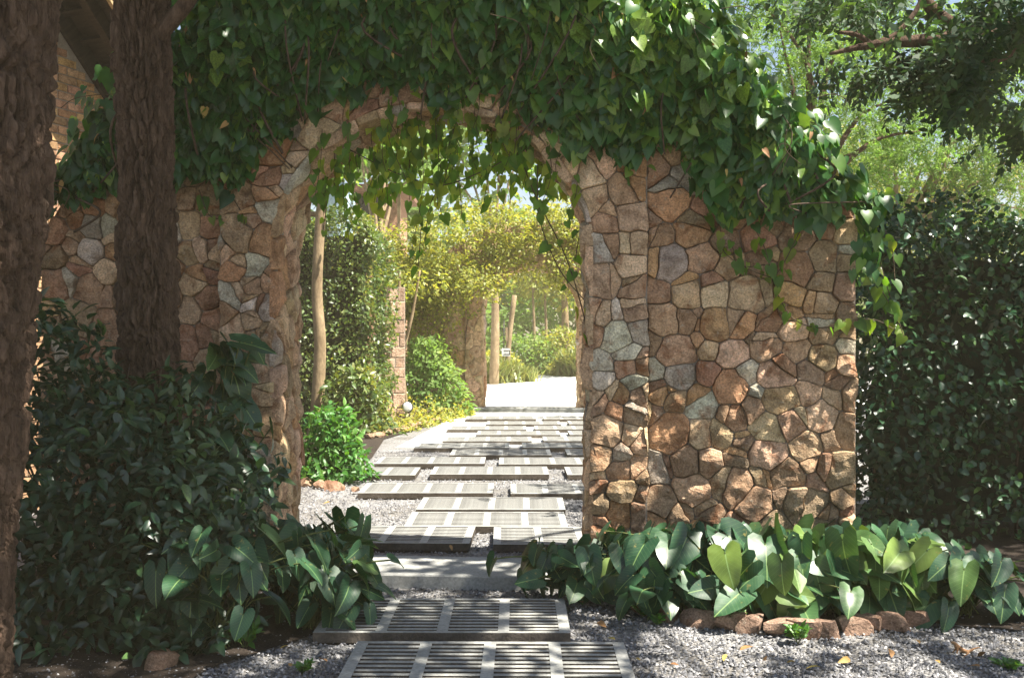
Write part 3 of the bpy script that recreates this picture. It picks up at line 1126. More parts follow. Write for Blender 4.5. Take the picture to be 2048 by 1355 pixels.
# planting beds (dark soil)
sheet("flower_bed_soil", [(0.42, 6.05), (0.55, 5.62), (0.72, 5.5), (1.2, 5.22), (1.75, 5.13), (2.15, 5.25), (2.6, 5.1), (6, 4.9), (6, 9), (2.0, 9), (2.0, 6.2)], 0.016, M['soil'], label="dark soil of the bed under the arrowhead plants", cat="soil")
sheet("shrub_bed_soil", [(-6, 3.4), (-1.55, 3.9), (-1.35, 4.55), (-0.98, 5.05), (-1.02, 5.9), (-1.45, 6.3), (-6, 6.6)], 0.016, M['soil'], label="dark soil under the shrubs by the trees", cat="soil")
sheet("planting_strip_soil", [(-6, 10.2), (-1.75, 10.1), (-1.75, 12.5), (-1.9, 14.9), (-1.25, 18.0), (-0.85, 20.4), (-6, 20.4)], 0.016, M['soil'], label="dark soil of the planting strip along the hedge", cat="soil")

# ------------------------------------------------------------------ tree builders
def bark_trunk(name, parent, ctrl, n_along, seg, kx=24.0, kz=7.5, depth=0.022, seed=0, mat=None):
    """ctrl: (x, y, z, r) control points"""
    c = smooth_path(np.array(ctrl), n_along)
    pts, rad = c[:, :3], c[:, 3]
    v, f = tube(pts, rad, seg, cap=False)
    v = np.array(v)
    cen = np.repeat(pts, seg, axis=0)
    nrm = unit(v - cen)
    q = v - pts[0]
    wob = np.stack([vnoise(q * 6.0, seed + 11), vnoise(q * 6.0, seed + 12), vnoise(q * 6.0, seed + 13)], 1) - 0.5
    d1, d2, cid = worley(q * np.array([kx, kx, kz]) + wob * np.array([1.6, 1.6, 0.8]), seed)
    e = np.clip((d2 - d1) / 0.32, 0, 1)
    e = e * e * (3 - 2 * e)
    d1b, d2b, cb = worley(q * np.array([kx, kx, kz]) * 2.3 + wob * 2, seed + 31)
    e2 = np.clip((d2b - d1b) / 0.3, 0, 1)
    big = vnoise(q * np.array([4.0, 4.0, 1.6]), seed + 3) - 0.65
    disp = depth * (e - 0.6) + depth * 0.55 * (cid - 0.5) + depth * 0.35 * (e2 - 0.5) + 0.05 * big
    v = v + nrm * disp[:, None]
    return link(name, mesh(name, v, f, mat or M['bark'], False), parent)


def limb(name, parent, ctrl, n=14, seg=8, mat=None):
    c = smooth_path(np.array(ctrl), n)
    v, f = tube(c[:, :3], c[:, 3], seg)
    return link(name, mesh(name, v, f, mat or M['bark'], True), parent)


def clump_leaves(clumps, per, size, T, down=0.35):
    """leaves on the shells and through the volume of soft clumps; clumps: (x, y, z, r)"""
    pos, tip, nrm, sz, ti = [], [], [], [], []
    for (x, y, z, r) in clumps:
        n = int(per * r * r)
        d = rand_dirs(n)
        rr = r * RNG.uniform(0.25, 1.0, n) ** 0.5
        p = np.array([x, y, z]) + d * rr[:, None] * np.array([1.0, 1.0, 0.72])
        keep = vnoise(p * (1.6 / max(0.35, r * 0.6)), 5) > 0.36
        p, d = p[keep], d[keep]
        n = len(p)
        pos.append(p)
        tip.append(unit(d * np.array([1, 1, 0.3]) + rand_dirs(n) * 0.7 + np.array([0, 0, -down])))
        nrm.append(unit(rand_dirs(n) * 0.75 + np.array([0, 0, 0.9]) + d * 0.35))
        sz.append(RNG.uniform(0.7, 1.25, n) * size)
        ti.append(np.clip(RNG.normal(0.45, 0.2, n), 0, 1))
    return np.vstack(pos), np.vstack(tip), np.vstack(nrm), np.concatenate(sz), np.concatenate(ti)


def crown(parent, clumps, per, size, T, mat, down=0.35):
    a = clump_leaves(clumps, per, size, T, down)
    return leaf_mass("crown", T, *a, mat, parent, "stuff")


def branch_web(parent, root, clumps, r0, mat=None, name="branch"):
    """one branch from the fork to each clump"""
    root = np.array(root, float)
    for (x, y, z, r) in clumps:
        e = np.array([x, y, z])
        L = np.linalg.norm(e - root)
        m = root + (e - root) * 0.5 + np.array([0, 0, 0.12 * L]) + RNG.normal(0, 0.06 * L, 3)
        limb(name, parent, [(*root, r0), (*m, r0 * 0.55), (*e, r0 * 0.14)], 9, 6, mat)


# ------------------------------------------------------------------ the two near trunks on the left, their crowns above the frame
t1 = thing("shade_tree", "thick rough-barked tree trunk filling the edge beside the dark shrub", "tree", (-2.19, 3.9, 0))
bark_trunk("trunk", t1, [(-0.10, 0, -0.05, 0.30), (-0.06, 0, 0.25, 0.265), (-0.02, 0, 0.7, 0.245), (0.04, 0.0, 1.25, 0.235), (0.07, 0.0, 1.75, 0.235), (0.11, 0.0, 2.1, 0.25), (0.13, 0.0, 2.7, 0.25), (0.16, 0.0, 3.4, 0.24), (0.2, -0.1, 4.3, 0.22)], 330, 150, 24, 5.5, 0.036, 3)
CL1 = [(2.6, 0.1, 6.2, 0.9), (3.6, 0.5, 6.3, 0.9), (3.2, -0.6, 6.6, 1.0), (4.6, -0.3, 6.4, 0.8), (5.3, 0.3, 6.6, 0.65), (1.4, 0.3, 6.4, 1.1), (0.0, -0.4, 6.3, 1.2), (-1.2, 0.4, 6.4, 1.2), (2.0, -1.2, 6.6, 1.0)]  # clumps above the frame, laid out to shade shrub, slabs and gravel
branch_web(t1, (0.2, -0.1, 4.3), CL1, 0.10)
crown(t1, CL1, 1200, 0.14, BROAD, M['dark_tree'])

t2 = thing("shade_tree", "tall straight tree trunk with furrowed bark standing against the vine wall", "tree", (-2.07, 5.66, 0))
bark_trunk("trunk", t2, [(0.03, 0, -0.05, 0.23), (0.03, 0, 0.5, 0.185), (0.02, 0, 1.2, 0.168), (0.015, 0, 1.8, 0.160), (0.0, 0, 2.5, 0.150), (-0.02, 0, 3.2, 0.148), (-0.05, -0.02, 4.0, 0.15), (-0.05, -0.05, 4.7, 0.13)], 330, 120, 28, 7.0, 0.030, 17)
limb("branch", t2, [(0.0, -0.02, 3.12, 0.05), (0.14, -0.04, 3.27, 0.046), (0.27, -0.08, 3.40, 0.043), (0.4, -0.12, 3.65, 0.04), (0.6, -0.3, 4.6, 0.04)], 16, 10)
CL2 = [(1.4, -0.2, 6.0, 0.95), (2.3, -0.1, 6.2, 0.95), (3.2, -0.2, 6.1, 0.8), (1.9, 0.6, 6.5, 0.9), (0.5, 0.1, 6.0, 1.1), (-0.8, 0.2, 5.8, 1.0), (2.9, -1.0, 6.4, 0.8), (0.6, -0.9, 6.3, 1.0)]  # out-of-view clumps spread to keep the left wall and vine in shade
branch_web(t2, (-0.05, -0.05, 4.7), CL2, 0.08)
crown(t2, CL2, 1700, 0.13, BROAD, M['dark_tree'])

# ------------------------------------------------------------------ climbing vine on a gate
def poly_interp(pts, x):
    p = np.array(pts)
    return np.interp(x, p[:, 0], p[:, 1])


# lower edge of the leaf curtain on the near wall, photo pixels
VLOW_PX = [(60, 400), (110, 390), (170, 360), (235, 360), (330, 360), (400, 320), (440, 350), (470, 385), (500, 300), (560, 245), (610, 205), (680, 170), (740, 160), (790, 130), (850, 170), (880, 205), (920, 180), (1000, 165), (1050, 200), (1110, 240), (1160, 300), (1190, 230), (1225, 300), (1262, 345), (1300, 260), (1370, 270), (1410, 350), (1440, 440), (1475, 395), (1530, 410), (1590, 405), (1640, 420), (1700, 395), (1760, 410)]
VLOW = [to_gate(x, y, -0.1) for x, y in VLOW_PX]


def vine_strands(n, u0, u1, low, bulge, step, jit=0.05):
    """hanging strands: positions, outward offset and a per-leaf phase"""
    P_, B_ = [], []
    for i in range(n):
        u = RNG.uniform(u0, u1)
        uc = min(max(u, EL + 0.02), ER - 0.02)
        zt = top_z(uc) + RNG.uniform(-0.05, 0.12)
        zl = low(u)
        if zt - zl < 0.05:
            continue
        z = zt - RNG.uniform(0, 1) ** 1.3 * (zt - zl) * 0.75
        L = RNG.uniform(0.3, 1.1)
        stop = max(zl + RNG.normal(0.0, 0.05), z - L)
        out = RNG.uniform(0.03, 1.0) ** 0.8
        while z > stop:
            w = bulge * (0.25 + 0.75 * min(1.0, (z - zl) / 0.9)) * (0.35 + 0.65 * min(1.0, max(0.05, (zt - z) / 0.35)))
            P_.append((u + RNG.normal(0, 0.025), -(0.02 + w * out) + RNG.normal(0, 0.015), z))
            B_.append(out)
            z -= step * RNG.uniform(0.7, 1.3)
            u += RNG.normal(0, 0.012)
    return np.array(P_), np.array(B_)


def gate_leaf_frames(n, down=1.0):
    tip = np.stack([RNG.normal(0, 0.42, n), RNG.normal(-0.28, 0.25, n), RNG.normal(-0.85 * down, 0.3, n)], 1)
    nrm = np.stack([RNG.normal(0.1, 0.55, n), RNG.normal(-0.85, 0.3, n), RNG.normal(0.6, 0.5, n)], 1)
    return unit(tip), unit(nrm)


vine = thing("climbing_vine", "thick green heart-leaved vine draped over the near stone archway", "vine", (GATE[0][0], GATE[0][1], 0), -GATE[1])
low = lambda u: poly_interp(VLOW, u)
A, B = vine_strands(1750, EL - 0.16, ER + 0.17, low, 0.34, 0.055)
# leaves lying over the top of the wall and its rounded shoulders
nt_ = 1500
ut = RNG.uniform(EL - 0.12, ER + 0.12, nt_)
zt = np.array([top_z(min(max(u, EL), ER)) for u in ut])
Tp = np.stack([ut, RNG.uniform(-0.30, 0.45, nt_), zt + RNG.uniform(-0.02, 0.16, nt_)], 1)
# the sides below the shoulders
ns_ = 160
side = RNG.choice([EL - 0.06, ER + 0.07], ns_)
Sp = np.stack([side + RNG.normal(0, 0.05, ns_), RNG.uniform(-0.15, 0.4, ns_), 2.28 - RNG.uniform(0, 0.5, ns_) ** 1.2], 1)
pos = np.vstack([A, Tp, Sp])
n = len(pos)
tip, nrm = gate_leaf_frames(n)
nrm[len(A):, 2] += 0.9
tip[len(A):len(A) + nt_, 0] += np.sign(ut - 0.03) * 0.5
size = 0.035 + 0.085 * RNG.uniform(0, 1, n) ** 1.1
tint = np.clip(RNG.normal(0.36, 0.19, n) + 0.22 * np.clip((pos[:, 0] + 0.2) / 1.5, 0, 1) + 0.25 * np.clip((pos[:, 2] - 2.9), -0.5, 0.5) * 0.6, 0, 0.92)  # tint rises to the right and upwards, sunlight painted into the leaves
young = RNG.uniform(0, 1, n) < 0.06
tint[young] = RNG.uniform(0.85, 1.0, young.sum())
size[young] *= 0.6
nrm, tip = unit(nrm), unit(tip)
# the front-most 300 of the curtain as single leaves
infr = (pos[:, 0] > -2.3) & (pos[:, 0] < 2.4) & (pos[:, 2] < 3.4) & (np.arange(n) < len(A))
front_rank = np.where(infr, pos[:, 1] - size * 0.8, 9.0)
near_i = np.argsort(front_rank)[:300]
size[near_i] = np.maximum(size[near_i], 0.10)
mask = np.zeros(n, bool)
mask[near_i] = True
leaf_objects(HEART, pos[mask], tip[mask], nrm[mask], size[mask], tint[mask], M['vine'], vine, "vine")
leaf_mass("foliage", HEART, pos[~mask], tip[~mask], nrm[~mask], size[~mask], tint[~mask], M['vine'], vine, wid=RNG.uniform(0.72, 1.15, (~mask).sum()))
dn = 130
di = RNG.choice(len(A), dn)
leaf_mass("withered_leaves", HEART, pos[di] + RNG.normal(0, 0.03, (dn, 3)) + np.array([0, -0.03, 0]), tip[di], nrm[di], RNG.uniform(0.03, 0.075, dn), RNG.uniform(0.2, 1, dn), M['dry_leaf'], vine, wid=RNG.uniform(0.4, 0.9, dn))
for k in range(60):
    u = RNG.uniform(EL + 0.1, ER - 0.1)
    z1_ = top_z(u) - RNG.uniform(0.0, 0.5)
    z0_ = max(low(u) - RNG.uniform(-0.1, 0.15), z1_ - RNG.uniform(0.6, 1.3))
    limb_c = smooth_path(np.array([(u, -0.05, z1_), (u + RNG.normal(0, 0.1), -0.12 - RNG.uniform(0, 0.2), (z0_ + z1_) / 2), (u + RNG.normal(0, 0.18), -0.08, z0_)]), 12)
    v_, f_ = tube(limb_c, RNG.uniform(0.003, 0.009), 5)
    link("stem", mesh("stem", v_, f_, M['twig'], True), vine)

# strands hanging under the arch, and single trailing strands on the wall
hp, hs = [], []
stems = []


def strand(pts, r=0.004, leaf_step=0.06, name="stem", leaves=True):
    c = smooth_path(np.array(pts), max(8, int(len(pts) * 7)))
    v, f = tube(c, r, 5)
    link(name, mesh(name, v, f, M['stem_dark'] if r < 0.006 else M['twig'], True), vine)
    if leaves:
        L = np.concatenate([[0], np.cumsum(np.linalg.norm(np.diff(c, axis=0), axis=1))])
        for s_ in np.arange(0.02, L[-1], leaf_step):
            hp.append([np.interp(s_, L, c[:, k]) for k in range(3)])


for k in range(70):
    u = RNG.uniform(-0.86, 0.93)
    v = RNG.uniform(0.08, 0.62) if RNG.uniform() < 0.85 else -0.04
    z0 = arch_z(u) + 0.02 if v > 0 else arch_z(u) + 0.10
    env = 0.14 + 0.50 * (1 - abs(u + 0.05) ** 2) * RNG.uniform(0.25, 1.0)
    if RNG.uniform() < 0.12:
        env *= 1.6
    strand([(u, v, z0), (u + RNG.normal(0, 0.03), v + RNG.normal(0, 0.03), z0 - env * 0.5), (u + RNG.normal(0, 0.05), v + RNG.normal(0, 0.04), z0 - env)], 0.0022, 0.055)
for pl in ([(812, 250), (818, 330), (838, 430), (832, 530)], [(870, 260), (905, 330), (860, 400), (845, 480)], [(1120, 300), (1150, 360), (1162, 430), (1150, 520)], [(1060, 280), (1050, 340), (1062, 400)], [(640, 330), (650, 400), (640, 470)]):
    strand([(to_gate(x, y, 0.3)[0], 0.3 + 0.03 * i, to_gate(x, y, 0.3)[1]) for i, (x, y) in enumerate(pl)], 0.003, 0.07)
strand([(to_gate(x, y, 0.1)[0], 0.1 - 0.02 * i, to_gate(x, y, 0.1)[1]) for i, (x, y) in enumerate([(1035, 300), (1075, 400), (1130, 510), (1165, 620), (1182, 710)])], 0.0042, 0.2)
strand([(to_gate(x, y, 0.1)[0], 0.1 - 0.02 * i, to_gate(x, y, 0.1)[1]) for i, (x, y) in enumerate([(1075, 330), (1080, 440), (1120, 540), (1168, 600), (1185, 630)])], 0.0035, 0.25)
strand([(to_gate(x, y, 0.2)[0], 0.2, to_gate(x, y, 0.2)[1]) for x, y in [(700, 300), (790, 345), (880, 370), (960, 345), (1010, 320)]], 0.004, 0.16)
for pl in ([(1440, 440), (1445, 500), (1500, 540), (1560, 560)], [(1510, 460), (1530, 500), (1545, 560), (1560, 600), (1590, 640), (1640, 655), (1700, 640), (1750, 640), (1790, 660)], [(1600, 460), (1570, 520), (1545, 560)], [(1460, 480), (1480, 530), (1530, 530)], [(470, 400), (490, 440), (480, 480)], [(400, 380), (420, 430), (450, 440)]):
    strand([(*[to_gate(x, y, -0.02)[0]], -0.035, to_gate(x, y, -0.02)[1]) for x, y in pl], 0.003, 0.06)
for pl in ([(1735, 420), (1755, 500), (1770, 560), (1790, 620), (1810, 680)], [(1725, 440), (1740, 540), (1775, 600), (1790, 640)], [(1740, 430), (1780, 480), (1790, 560)]):
    strand([(to_gate(x, y, 0.1)[0], 0.1, to_gate(x, y, 0.1)[1]) for x, y in pl], 0.003, 0.05)
# bare tendrils waving above the shoulders
for pl in ([(1625, 200), (1660, 190), (1690, 200), (1685, 215)], [(1440, 20), (1480, 15), (1500, 22)], [(215, 110), (250, 130), (260, 180)], [(235, 190), (190, 192), (150, 200), (125, 218)], [(1600, 330), (1570, 300), (1572, 260)], [(1560, 350), (1580, 300), (1560, 290), (1545, 320)], [(1420, 60), (1380, 40), (1400, 90)], [(980, 30), (1040, 50), (1060, 110)], [(1150, 20), (1190, 60), (1180, 100), (1200, 140)]):
    strand([(to_gate(x, y, -0.3)[0], -0.32, to_gate(x, y, -0.3)[1]) for x, y in pl], 0.0024, 0.09, "tendril", False)
hp = np.array(hp) + RNG.normal(0, 0.018, (len(hp), 3))
n = len(hp)
tip, nrm = gate_leaf_frames(n, 1.2)
leaf_mass("hanging_leaves", HEART, hp, tip, nrm, RNG.uniform(0.04, 0.095, n), np.clip(RNG.normal(0.6, 0.22, n), 0, 1), M['vine_hang'], vine, wid=RNG.uniform(0.7, 1.1, n))

# ------------------------------------------------------------------ arrowhead plants
PH_OUT = [(0.06, -0.24), (0.22, -0.33), (0.345, -0.19), (0.36, 0.06), (0.345, 0.26), (0.31, 0.45), (0.25, 0.64), (0.155, 0.82), (0.05, 0.95), (0.0, 1.0)]
PH_MID = [0.0, 0.02, 0.08, 0.18, 0.32, 0.48, 0.65, 0.82, 0.945, 0.99]


def phil_leaf(mat_idx_leaf, L, base, tipd, nrm, root, tint):
    """heart-arrow leaf with its stalk, one mesh in plant-local coordinates"""
    n = len(PH_MID)
    lv, luv, f = [], [], []
    fold, droop, wv = RNG.uniform(0.05, 0.45), RNG.uniform(0.1, 0.4), RNG.uniform(0.008, 0.03)
    wsc = RNG.uniform(1.0, 1.28)
    twist = RNG.normal(0, 0.12)
    for i in range(n):
        lv.append((0, PH_MID[i], -droop * PH_MID[i] ** 2))
        luv.append((0, PH_MID[i], 0))
    for part in (0.52, 1.0):
        for sgn in (1, -1):
            for i, (x, y) in enumerate(PH_OUT):
                xx = x * part * wsc
                yy = PH_MID[i] + (y - PH_MID[i]) * part ** 1.3
                zz = fold * xx * (1.0 if part < 0.6 else 0.75) - droop * max(yy, 0) ** 2 + wv * math.sin(i * 2.6 + sgn) * part + twist * xx * sgn
                lv.append((sgn * xx, yy, zz))
                luv.append((sgn * xx, yy, 0))
    for (ia, ib, sg) in ((0, n, 1), (0, 2 * n, -1), (n, 3 * n, 1), (2 * n, 4 * n, -1)):
        for i in range(n - 1):
            q = (ia + i, ib + i, ib + i + 1, ia + i + 1)
            f.append(q if sg > 0 else q[::-1])
    T = Tmpl(lv, f)
    V = leaf_verts(T, base[None], tipd[None], nrm[None], np.array([L]))[0]
    mid = (root + base) / 2 + np.array([0, 0, 0.22 * np.linalg.norm(base - root)])
    sv, sf = tube(smooth_path(np.array([root, mid, base + 0.02 * (base - mid)]), 6), 0.0042, 4, cap=False)
    nv = len(V)
    allv = np.vstack([V, np.array(sv)])
    allf = f + [tuple(i + nv for i in q) for q in sf]
    loops = np.array([i for q in allf for i in q])
    starts = np.concatenate([[0], np.cumsum([len(q) for q in allf])[:-1]])
    me = fast_mesh("leaf", allv, loops, starts, M['phil'], True, np.full(len(allv), tint), np.vstack([np.array(luv), np.full((len(sv), 3), (0.4, 0.11, 0))]))
    me.materials.append(M['stem'])
    mi = np.zeros(len(allf), np.int32)
    mi[len(f):] = 1
    me.polygons.foreach_set("material_index", mi)
    return me


def phil_plant(label, base, n, height, spread, Lr, out_dir=(0, -1), bias=0.55, tint=0.4, tint_s=0.15, group=None, lean=(0, 0), hmin=0.15):
    t = thing("arrowhead_plant", label, "plant", (base[0], base[1], 0.016), 0, group)
    od = np.array([out_dir[0], out_dir[1], 0.0])
    for i in range(n):
        a = RNG.uniform(0, 2 * math.pi)
        hv = np.array([math.cos(a), math.sin(a), 0.0])
        hv = unit(hv * (1 - bias) + od * bias * RNG.uniform(0.4, 1.3) + 1e-4)
        hh = height * RNG.uniform(hmin, 1.0) ** 0.8
        rr = spread * RNG.uniform(0.15, 1.0)
        bp = hv * rr + np.array([lean[0] * hh / height + RNG.normal(0, spread * 0.5), lean[1] * hh / height + RNG.normal(0, spread * 0.15), max(0.10, hh)])
        side = np.array([-hv[1], hv[0], 0.0]) * RNG.normal(0, 0.55)
        tipd = unit(hv * RNG.uniform(0.2, 1.0) + side + np.array([0, 0, -RNG.uniform(0.0, 1.15)]) + RNG.normal(0, 0.2, 3))
        nrm = unit(hv * RNG.uniform(0.3, 1.1) - side * 0.3 + np.array([0, 0, RNG.uniform(0.4, 1.1)]) + RNG.normal(0, 0.28, 3))
        root = np.array([RNG.normal(0, 0.03) + lean[0] * 0.4 * hh / height, RNG.normal(0, 0.03), 0.0])
        me = phil_leaf(0, RNG.uniform(*Lr), bp, tipd, nrm, root, float(np.clip(RNG.normal(tint, tint_s) + (0.5 if RNG.uniform() < 0.07 else 0), 0, 1)))
        link("leaf", me, t)
    return t


GP = "arrowhead plants at the foot of the wall"  # tints below paint in the light: pale leaves where sunlit, dark where shaded
phil_plant("dark arrowhead plant spilling onto the sill beside the pier", (0.36, 5.78), 48, 0.32, 0.26, (0.11, 0.18), (-0.5, -0.8), 0.5, 0.18, group=GP)
phil_plant("shaded arrowhead plant against the foot of the pier", (0.66, 5.72), 46, 0.38, 0.26, (0.13, 0.22), (-0.1, -1), 0.5, 0.18, group=GP)
phil_plant("shaded arrowhead plant with large leaf raised before the recessed wall", (1.00, 5.72), 48, 0.42, 0.26, (0.14, 0.24), (0, -1), 0.5, 0.18, group=GP)
phil_plant("low shaded arrowhead plant behind the first edging rocks", (0.88, 5.42), 37, 0.26, 0.22, (0.11, 0.17), (0, -1), 0.5, 0.18, group=GP)
phil_plant("shaded arrowhead plant under the middle of the recessed wall", (1.42, 5.78), 43, 0.38, 0.26, (0.13, 0.22), (0, -1), 0.5, 0.18, group=GP)
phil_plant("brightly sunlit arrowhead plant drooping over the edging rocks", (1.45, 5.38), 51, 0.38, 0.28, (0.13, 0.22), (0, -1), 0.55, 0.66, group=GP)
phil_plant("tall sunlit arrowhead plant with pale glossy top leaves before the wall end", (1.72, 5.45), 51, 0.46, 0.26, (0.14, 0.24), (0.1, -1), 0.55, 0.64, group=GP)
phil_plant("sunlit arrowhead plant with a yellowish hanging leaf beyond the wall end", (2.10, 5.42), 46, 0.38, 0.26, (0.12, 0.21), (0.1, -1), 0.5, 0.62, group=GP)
phil_plant("half-shaded arrowhead plant at the hedge end of the bed", (2.45, 5.42), 43, 0.32, 0.26, (0.11, 0.19), (0.1, -1), 0.5, 0.18, group=GP)
phil_plant("dim arrowhead plant between the wall end and the dark hedge", (2.25, 5.95), 37, 0.38, 0.28, (0.12, 0.20), (0, -1), 0.5, 0.18, group=GP)
GL = "arrowhead plants beside the path by the trees"
phil_plant("tall climbing arrowhead plant on the wall above the dark shrub", (-1.80, 5.95), 38, 1.47, 0.20, (0.14, 0.22), (0.9, -0.4), 0.7, 0.22, 0.1, group=GL, lean=(0.05, -0.1), hmin=0.35)
phil_plant("arrowhead plant cascading down in front of the arch jamb", (-1.72, 5.50), 60, 1.00, 0.20, (0.13, 0.21), (0.9, -0.3), 0.7, 0.22, 0.1, group=GL, lean=(0.0, 0), hmin=0.2)
phil_plant("arrowhead plant leaning out over the end of the near sill", (-1.30, 5.62), 51, 0.49, 0.26, (0.13, 0.21), (1.0, -0.2), 0.65, 0.25, 0.1, group=GL, hmin=0.2)
phil_plant("arrowhead plant overhanging the corner of the slab before the sill", (-1.05, 5.18), 55, 0.44, 0.24, (0.10, 0.17), (1.0, -0.3), 0.6, 0.22, 0.1, group=GL)
phil_plant("very dark arrowhead plant low in front of the shrub", (-1.42, 4.85), 48, 0.59, 0.30, (0.11, 0.18), (0.4, -0.9), 0.55, 0.12, 0.08, group=GL)

# ------------------------------------------------------------------ leafy masses (shrubs and hedges)
def shell_leaves(n, surf, thick):
    """surf(n) -> positions on a surface, outward normals"""
    p, o = surf(n)
    dep = RNG.uniform(0, 1, len(p)) ** 1.4 * thick
    bump = (vnoise(p * 2.6, 21) - 0.5) * 0.42 + (vnoise(p * 6.5, 22) - 0.5) * 0.16
    p = p + o * (bump - dep)[:, None]
    m = len(p)
    tip = unit(o * 0.55 + rand_dirs(m) * 0.85 + np.array([0, 0, -0.25]))
    nrm = unit(o * 0.6 + rand_dirs(m) * 0.6 + np.array([0, 0, 0.65]))
    return p, tip, nrm, dep


def box_surface(x0, x1, y0, y1, z0, z1, faces="fltr", rnd=0.25):
    areas = {'f': (x1 - x0) * (z1 - z0), 'b': (x1 - x0) * (z1 - z0), 'l': (y1 - y0) * (z1 - z0), 'r': (y1 - y0) * (z1 - z0), 't': (x1 - x0) * (y1 - y0)}
    tot = sum(areas[k] for k in faces)

    def surf(n):
        ps, os_ = [], []
        for k in faces:
            m = int(n * areas[k] / tot)
            x, y, z = RNG.uniform(x0, x1, m), RNG.uniform(y0, y1, m), RNG.uniform(z0, z1, m)
            o = np.zeros((m, 3))
            if k == 'f':
                y[:] = y0
                o[:, 1] = -1
            elif k == 'b':
                y[:] = y1
                o[:, 1] = 1
            elif k == 'l':
                x[:] = x0
                o[:, 0] = -1
            elif k == 'r':
                x[:] = x1
                o[:, 0] = 1
            else:
                z[:] = z1
                o[:, 2] = 1
            p = np.stack([x, y, z], 1)
            # round the edges
            c = np.stack([np.clip(x, x0 + rnd, x1 - rnd), np.clip(y, y0 + rnd, y1 - rnd), np.minimum(z, z1 - rnd)], 1)
            d = p - c
            L = np.linalg.norm(d, axis=1, keepdims=True)
            far_ = L[:, 0] > rnd
            p[far_] = (c + d / np.maximum(L, 1e-6) * rnd)[far_]
            o2 = unit(np.where(far_[:, None], d, o))
            ps.append(p)
            os_.append(o2)
        return np.vstack(ps), np.vstack(os_)
    return surf


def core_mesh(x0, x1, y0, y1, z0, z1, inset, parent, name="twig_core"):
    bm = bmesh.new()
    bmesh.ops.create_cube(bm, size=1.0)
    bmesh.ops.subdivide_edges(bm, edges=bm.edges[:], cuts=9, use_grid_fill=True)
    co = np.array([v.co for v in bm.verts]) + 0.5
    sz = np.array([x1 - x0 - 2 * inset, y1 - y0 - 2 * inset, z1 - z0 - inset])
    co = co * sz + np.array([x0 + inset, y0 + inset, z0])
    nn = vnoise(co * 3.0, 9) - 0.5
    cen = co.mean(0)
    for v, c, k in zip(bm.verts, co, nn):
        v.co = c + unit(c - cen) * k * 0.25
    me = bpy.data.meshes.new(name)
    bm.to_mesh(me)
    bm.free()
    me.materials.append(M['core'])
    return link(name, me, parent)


def leafy(parent, p, tip, nrm, size, tint, T, mat, key=None, n_obj=0):
    tint = np.clip(tint + 0.6 * (vnoise(p * 1.7 + 40.0, 71) - 0.5), 0, 1)
    m = np.zeros(len(p), bool)
    if n_obj:
        d = np.linalg.norm(p, axis=1) if parent is None else np.linalg.norm(p + np.array(parent.location) - np.array([0, 0, CAM_H]), axis=1)
        q = p + (np.array(parent.location) if parent is not None else 0)
        sx = 1024 + q[:, 0] / q[:, 1] * F_PX
        sy = 677 - (q[:, 2] - CAM_H) / q[:, 1] * F_PX
        vis = (sx > 90) & (sx < 2020) & (sy > 20) & (sy < 1180)
        d = np.where(vis, d / np.maximum(size, 1e-3) ** 0.5, 1e6)
        m[np.argsort(d)[:n_obj]] = True
        leaf_objects(T, p[m], tip[m], nrm[m], size[m], tint[m], mat, parent, key)
    leaf_mass("foliage", T, p[~m], tip[~m], nrm[~m], size[~m], tint[~m], mat, parent)


# big dark shrub left
shrub = thing("shrub", "large dark evergreen shrub between the two near tree trunks and the path", "shrub", (-1.9, 5.2, 0))


def shrub_surface(n):
    x = RNG.uniform(-0.95, 0.62, n)
    z = RNG.uniform(0.02, 1.0, n) ** 0.9
    ht = np.interp(x, [-0.95, -0.6, -0.2, 0.2, 0.45, 0.62], [1.70, 1.66, 1.58, 1.46, 1.22, 0.8])
    zz = z * ht
    k = z ** 3
    y = -0.62 + 0.75 * k + 0.45 * np.clip((x - 0.2) / 0.42, 0, 1) ** 2
    o = np.stack([0.25 + 0.7 * np.clip((x - 0.2) / 0.42, 0, 1), -np.ones(n) * (1.1 - 0.6 * k), 0.25 + 1.1 * k], 1)
    return np.stack([x, y, zz], 1), unit(o)


p, tip, nrm, dep = shell_leaves(7600, shrub_surface, 0.42)
keep = vnoise((p + 3.0) * 3.4, 31) > 0.34
p, tip, nrm, dep = p[keep], tip[keep], nrm[keep], dep[keep]
leafy(shrub, p, tip, nrm, RNG.uniform(0.055, 0.105, len(p)), np.clip(RNG.normal(0.35, 0.2, len(p)), 0, 1), OVATE, M['shrub'], "shrub", 300)
for k in range(46):
    x = RNG.uniform(-0.85, 0.5)
    top = RNG.uniform(0.6, 1.45)
    limb("branch", shrub, [(x * 0.4, 0.15, 0.0, 0.013), (x * 0.7 + RNG.normal(0, 0.06), 0.05 + RNG.normal(0, 0.1), top * 0.55, 0.009), (x, -0.15 + 0.2 * top, top, 0.003)], 10, 5, M['twig'])

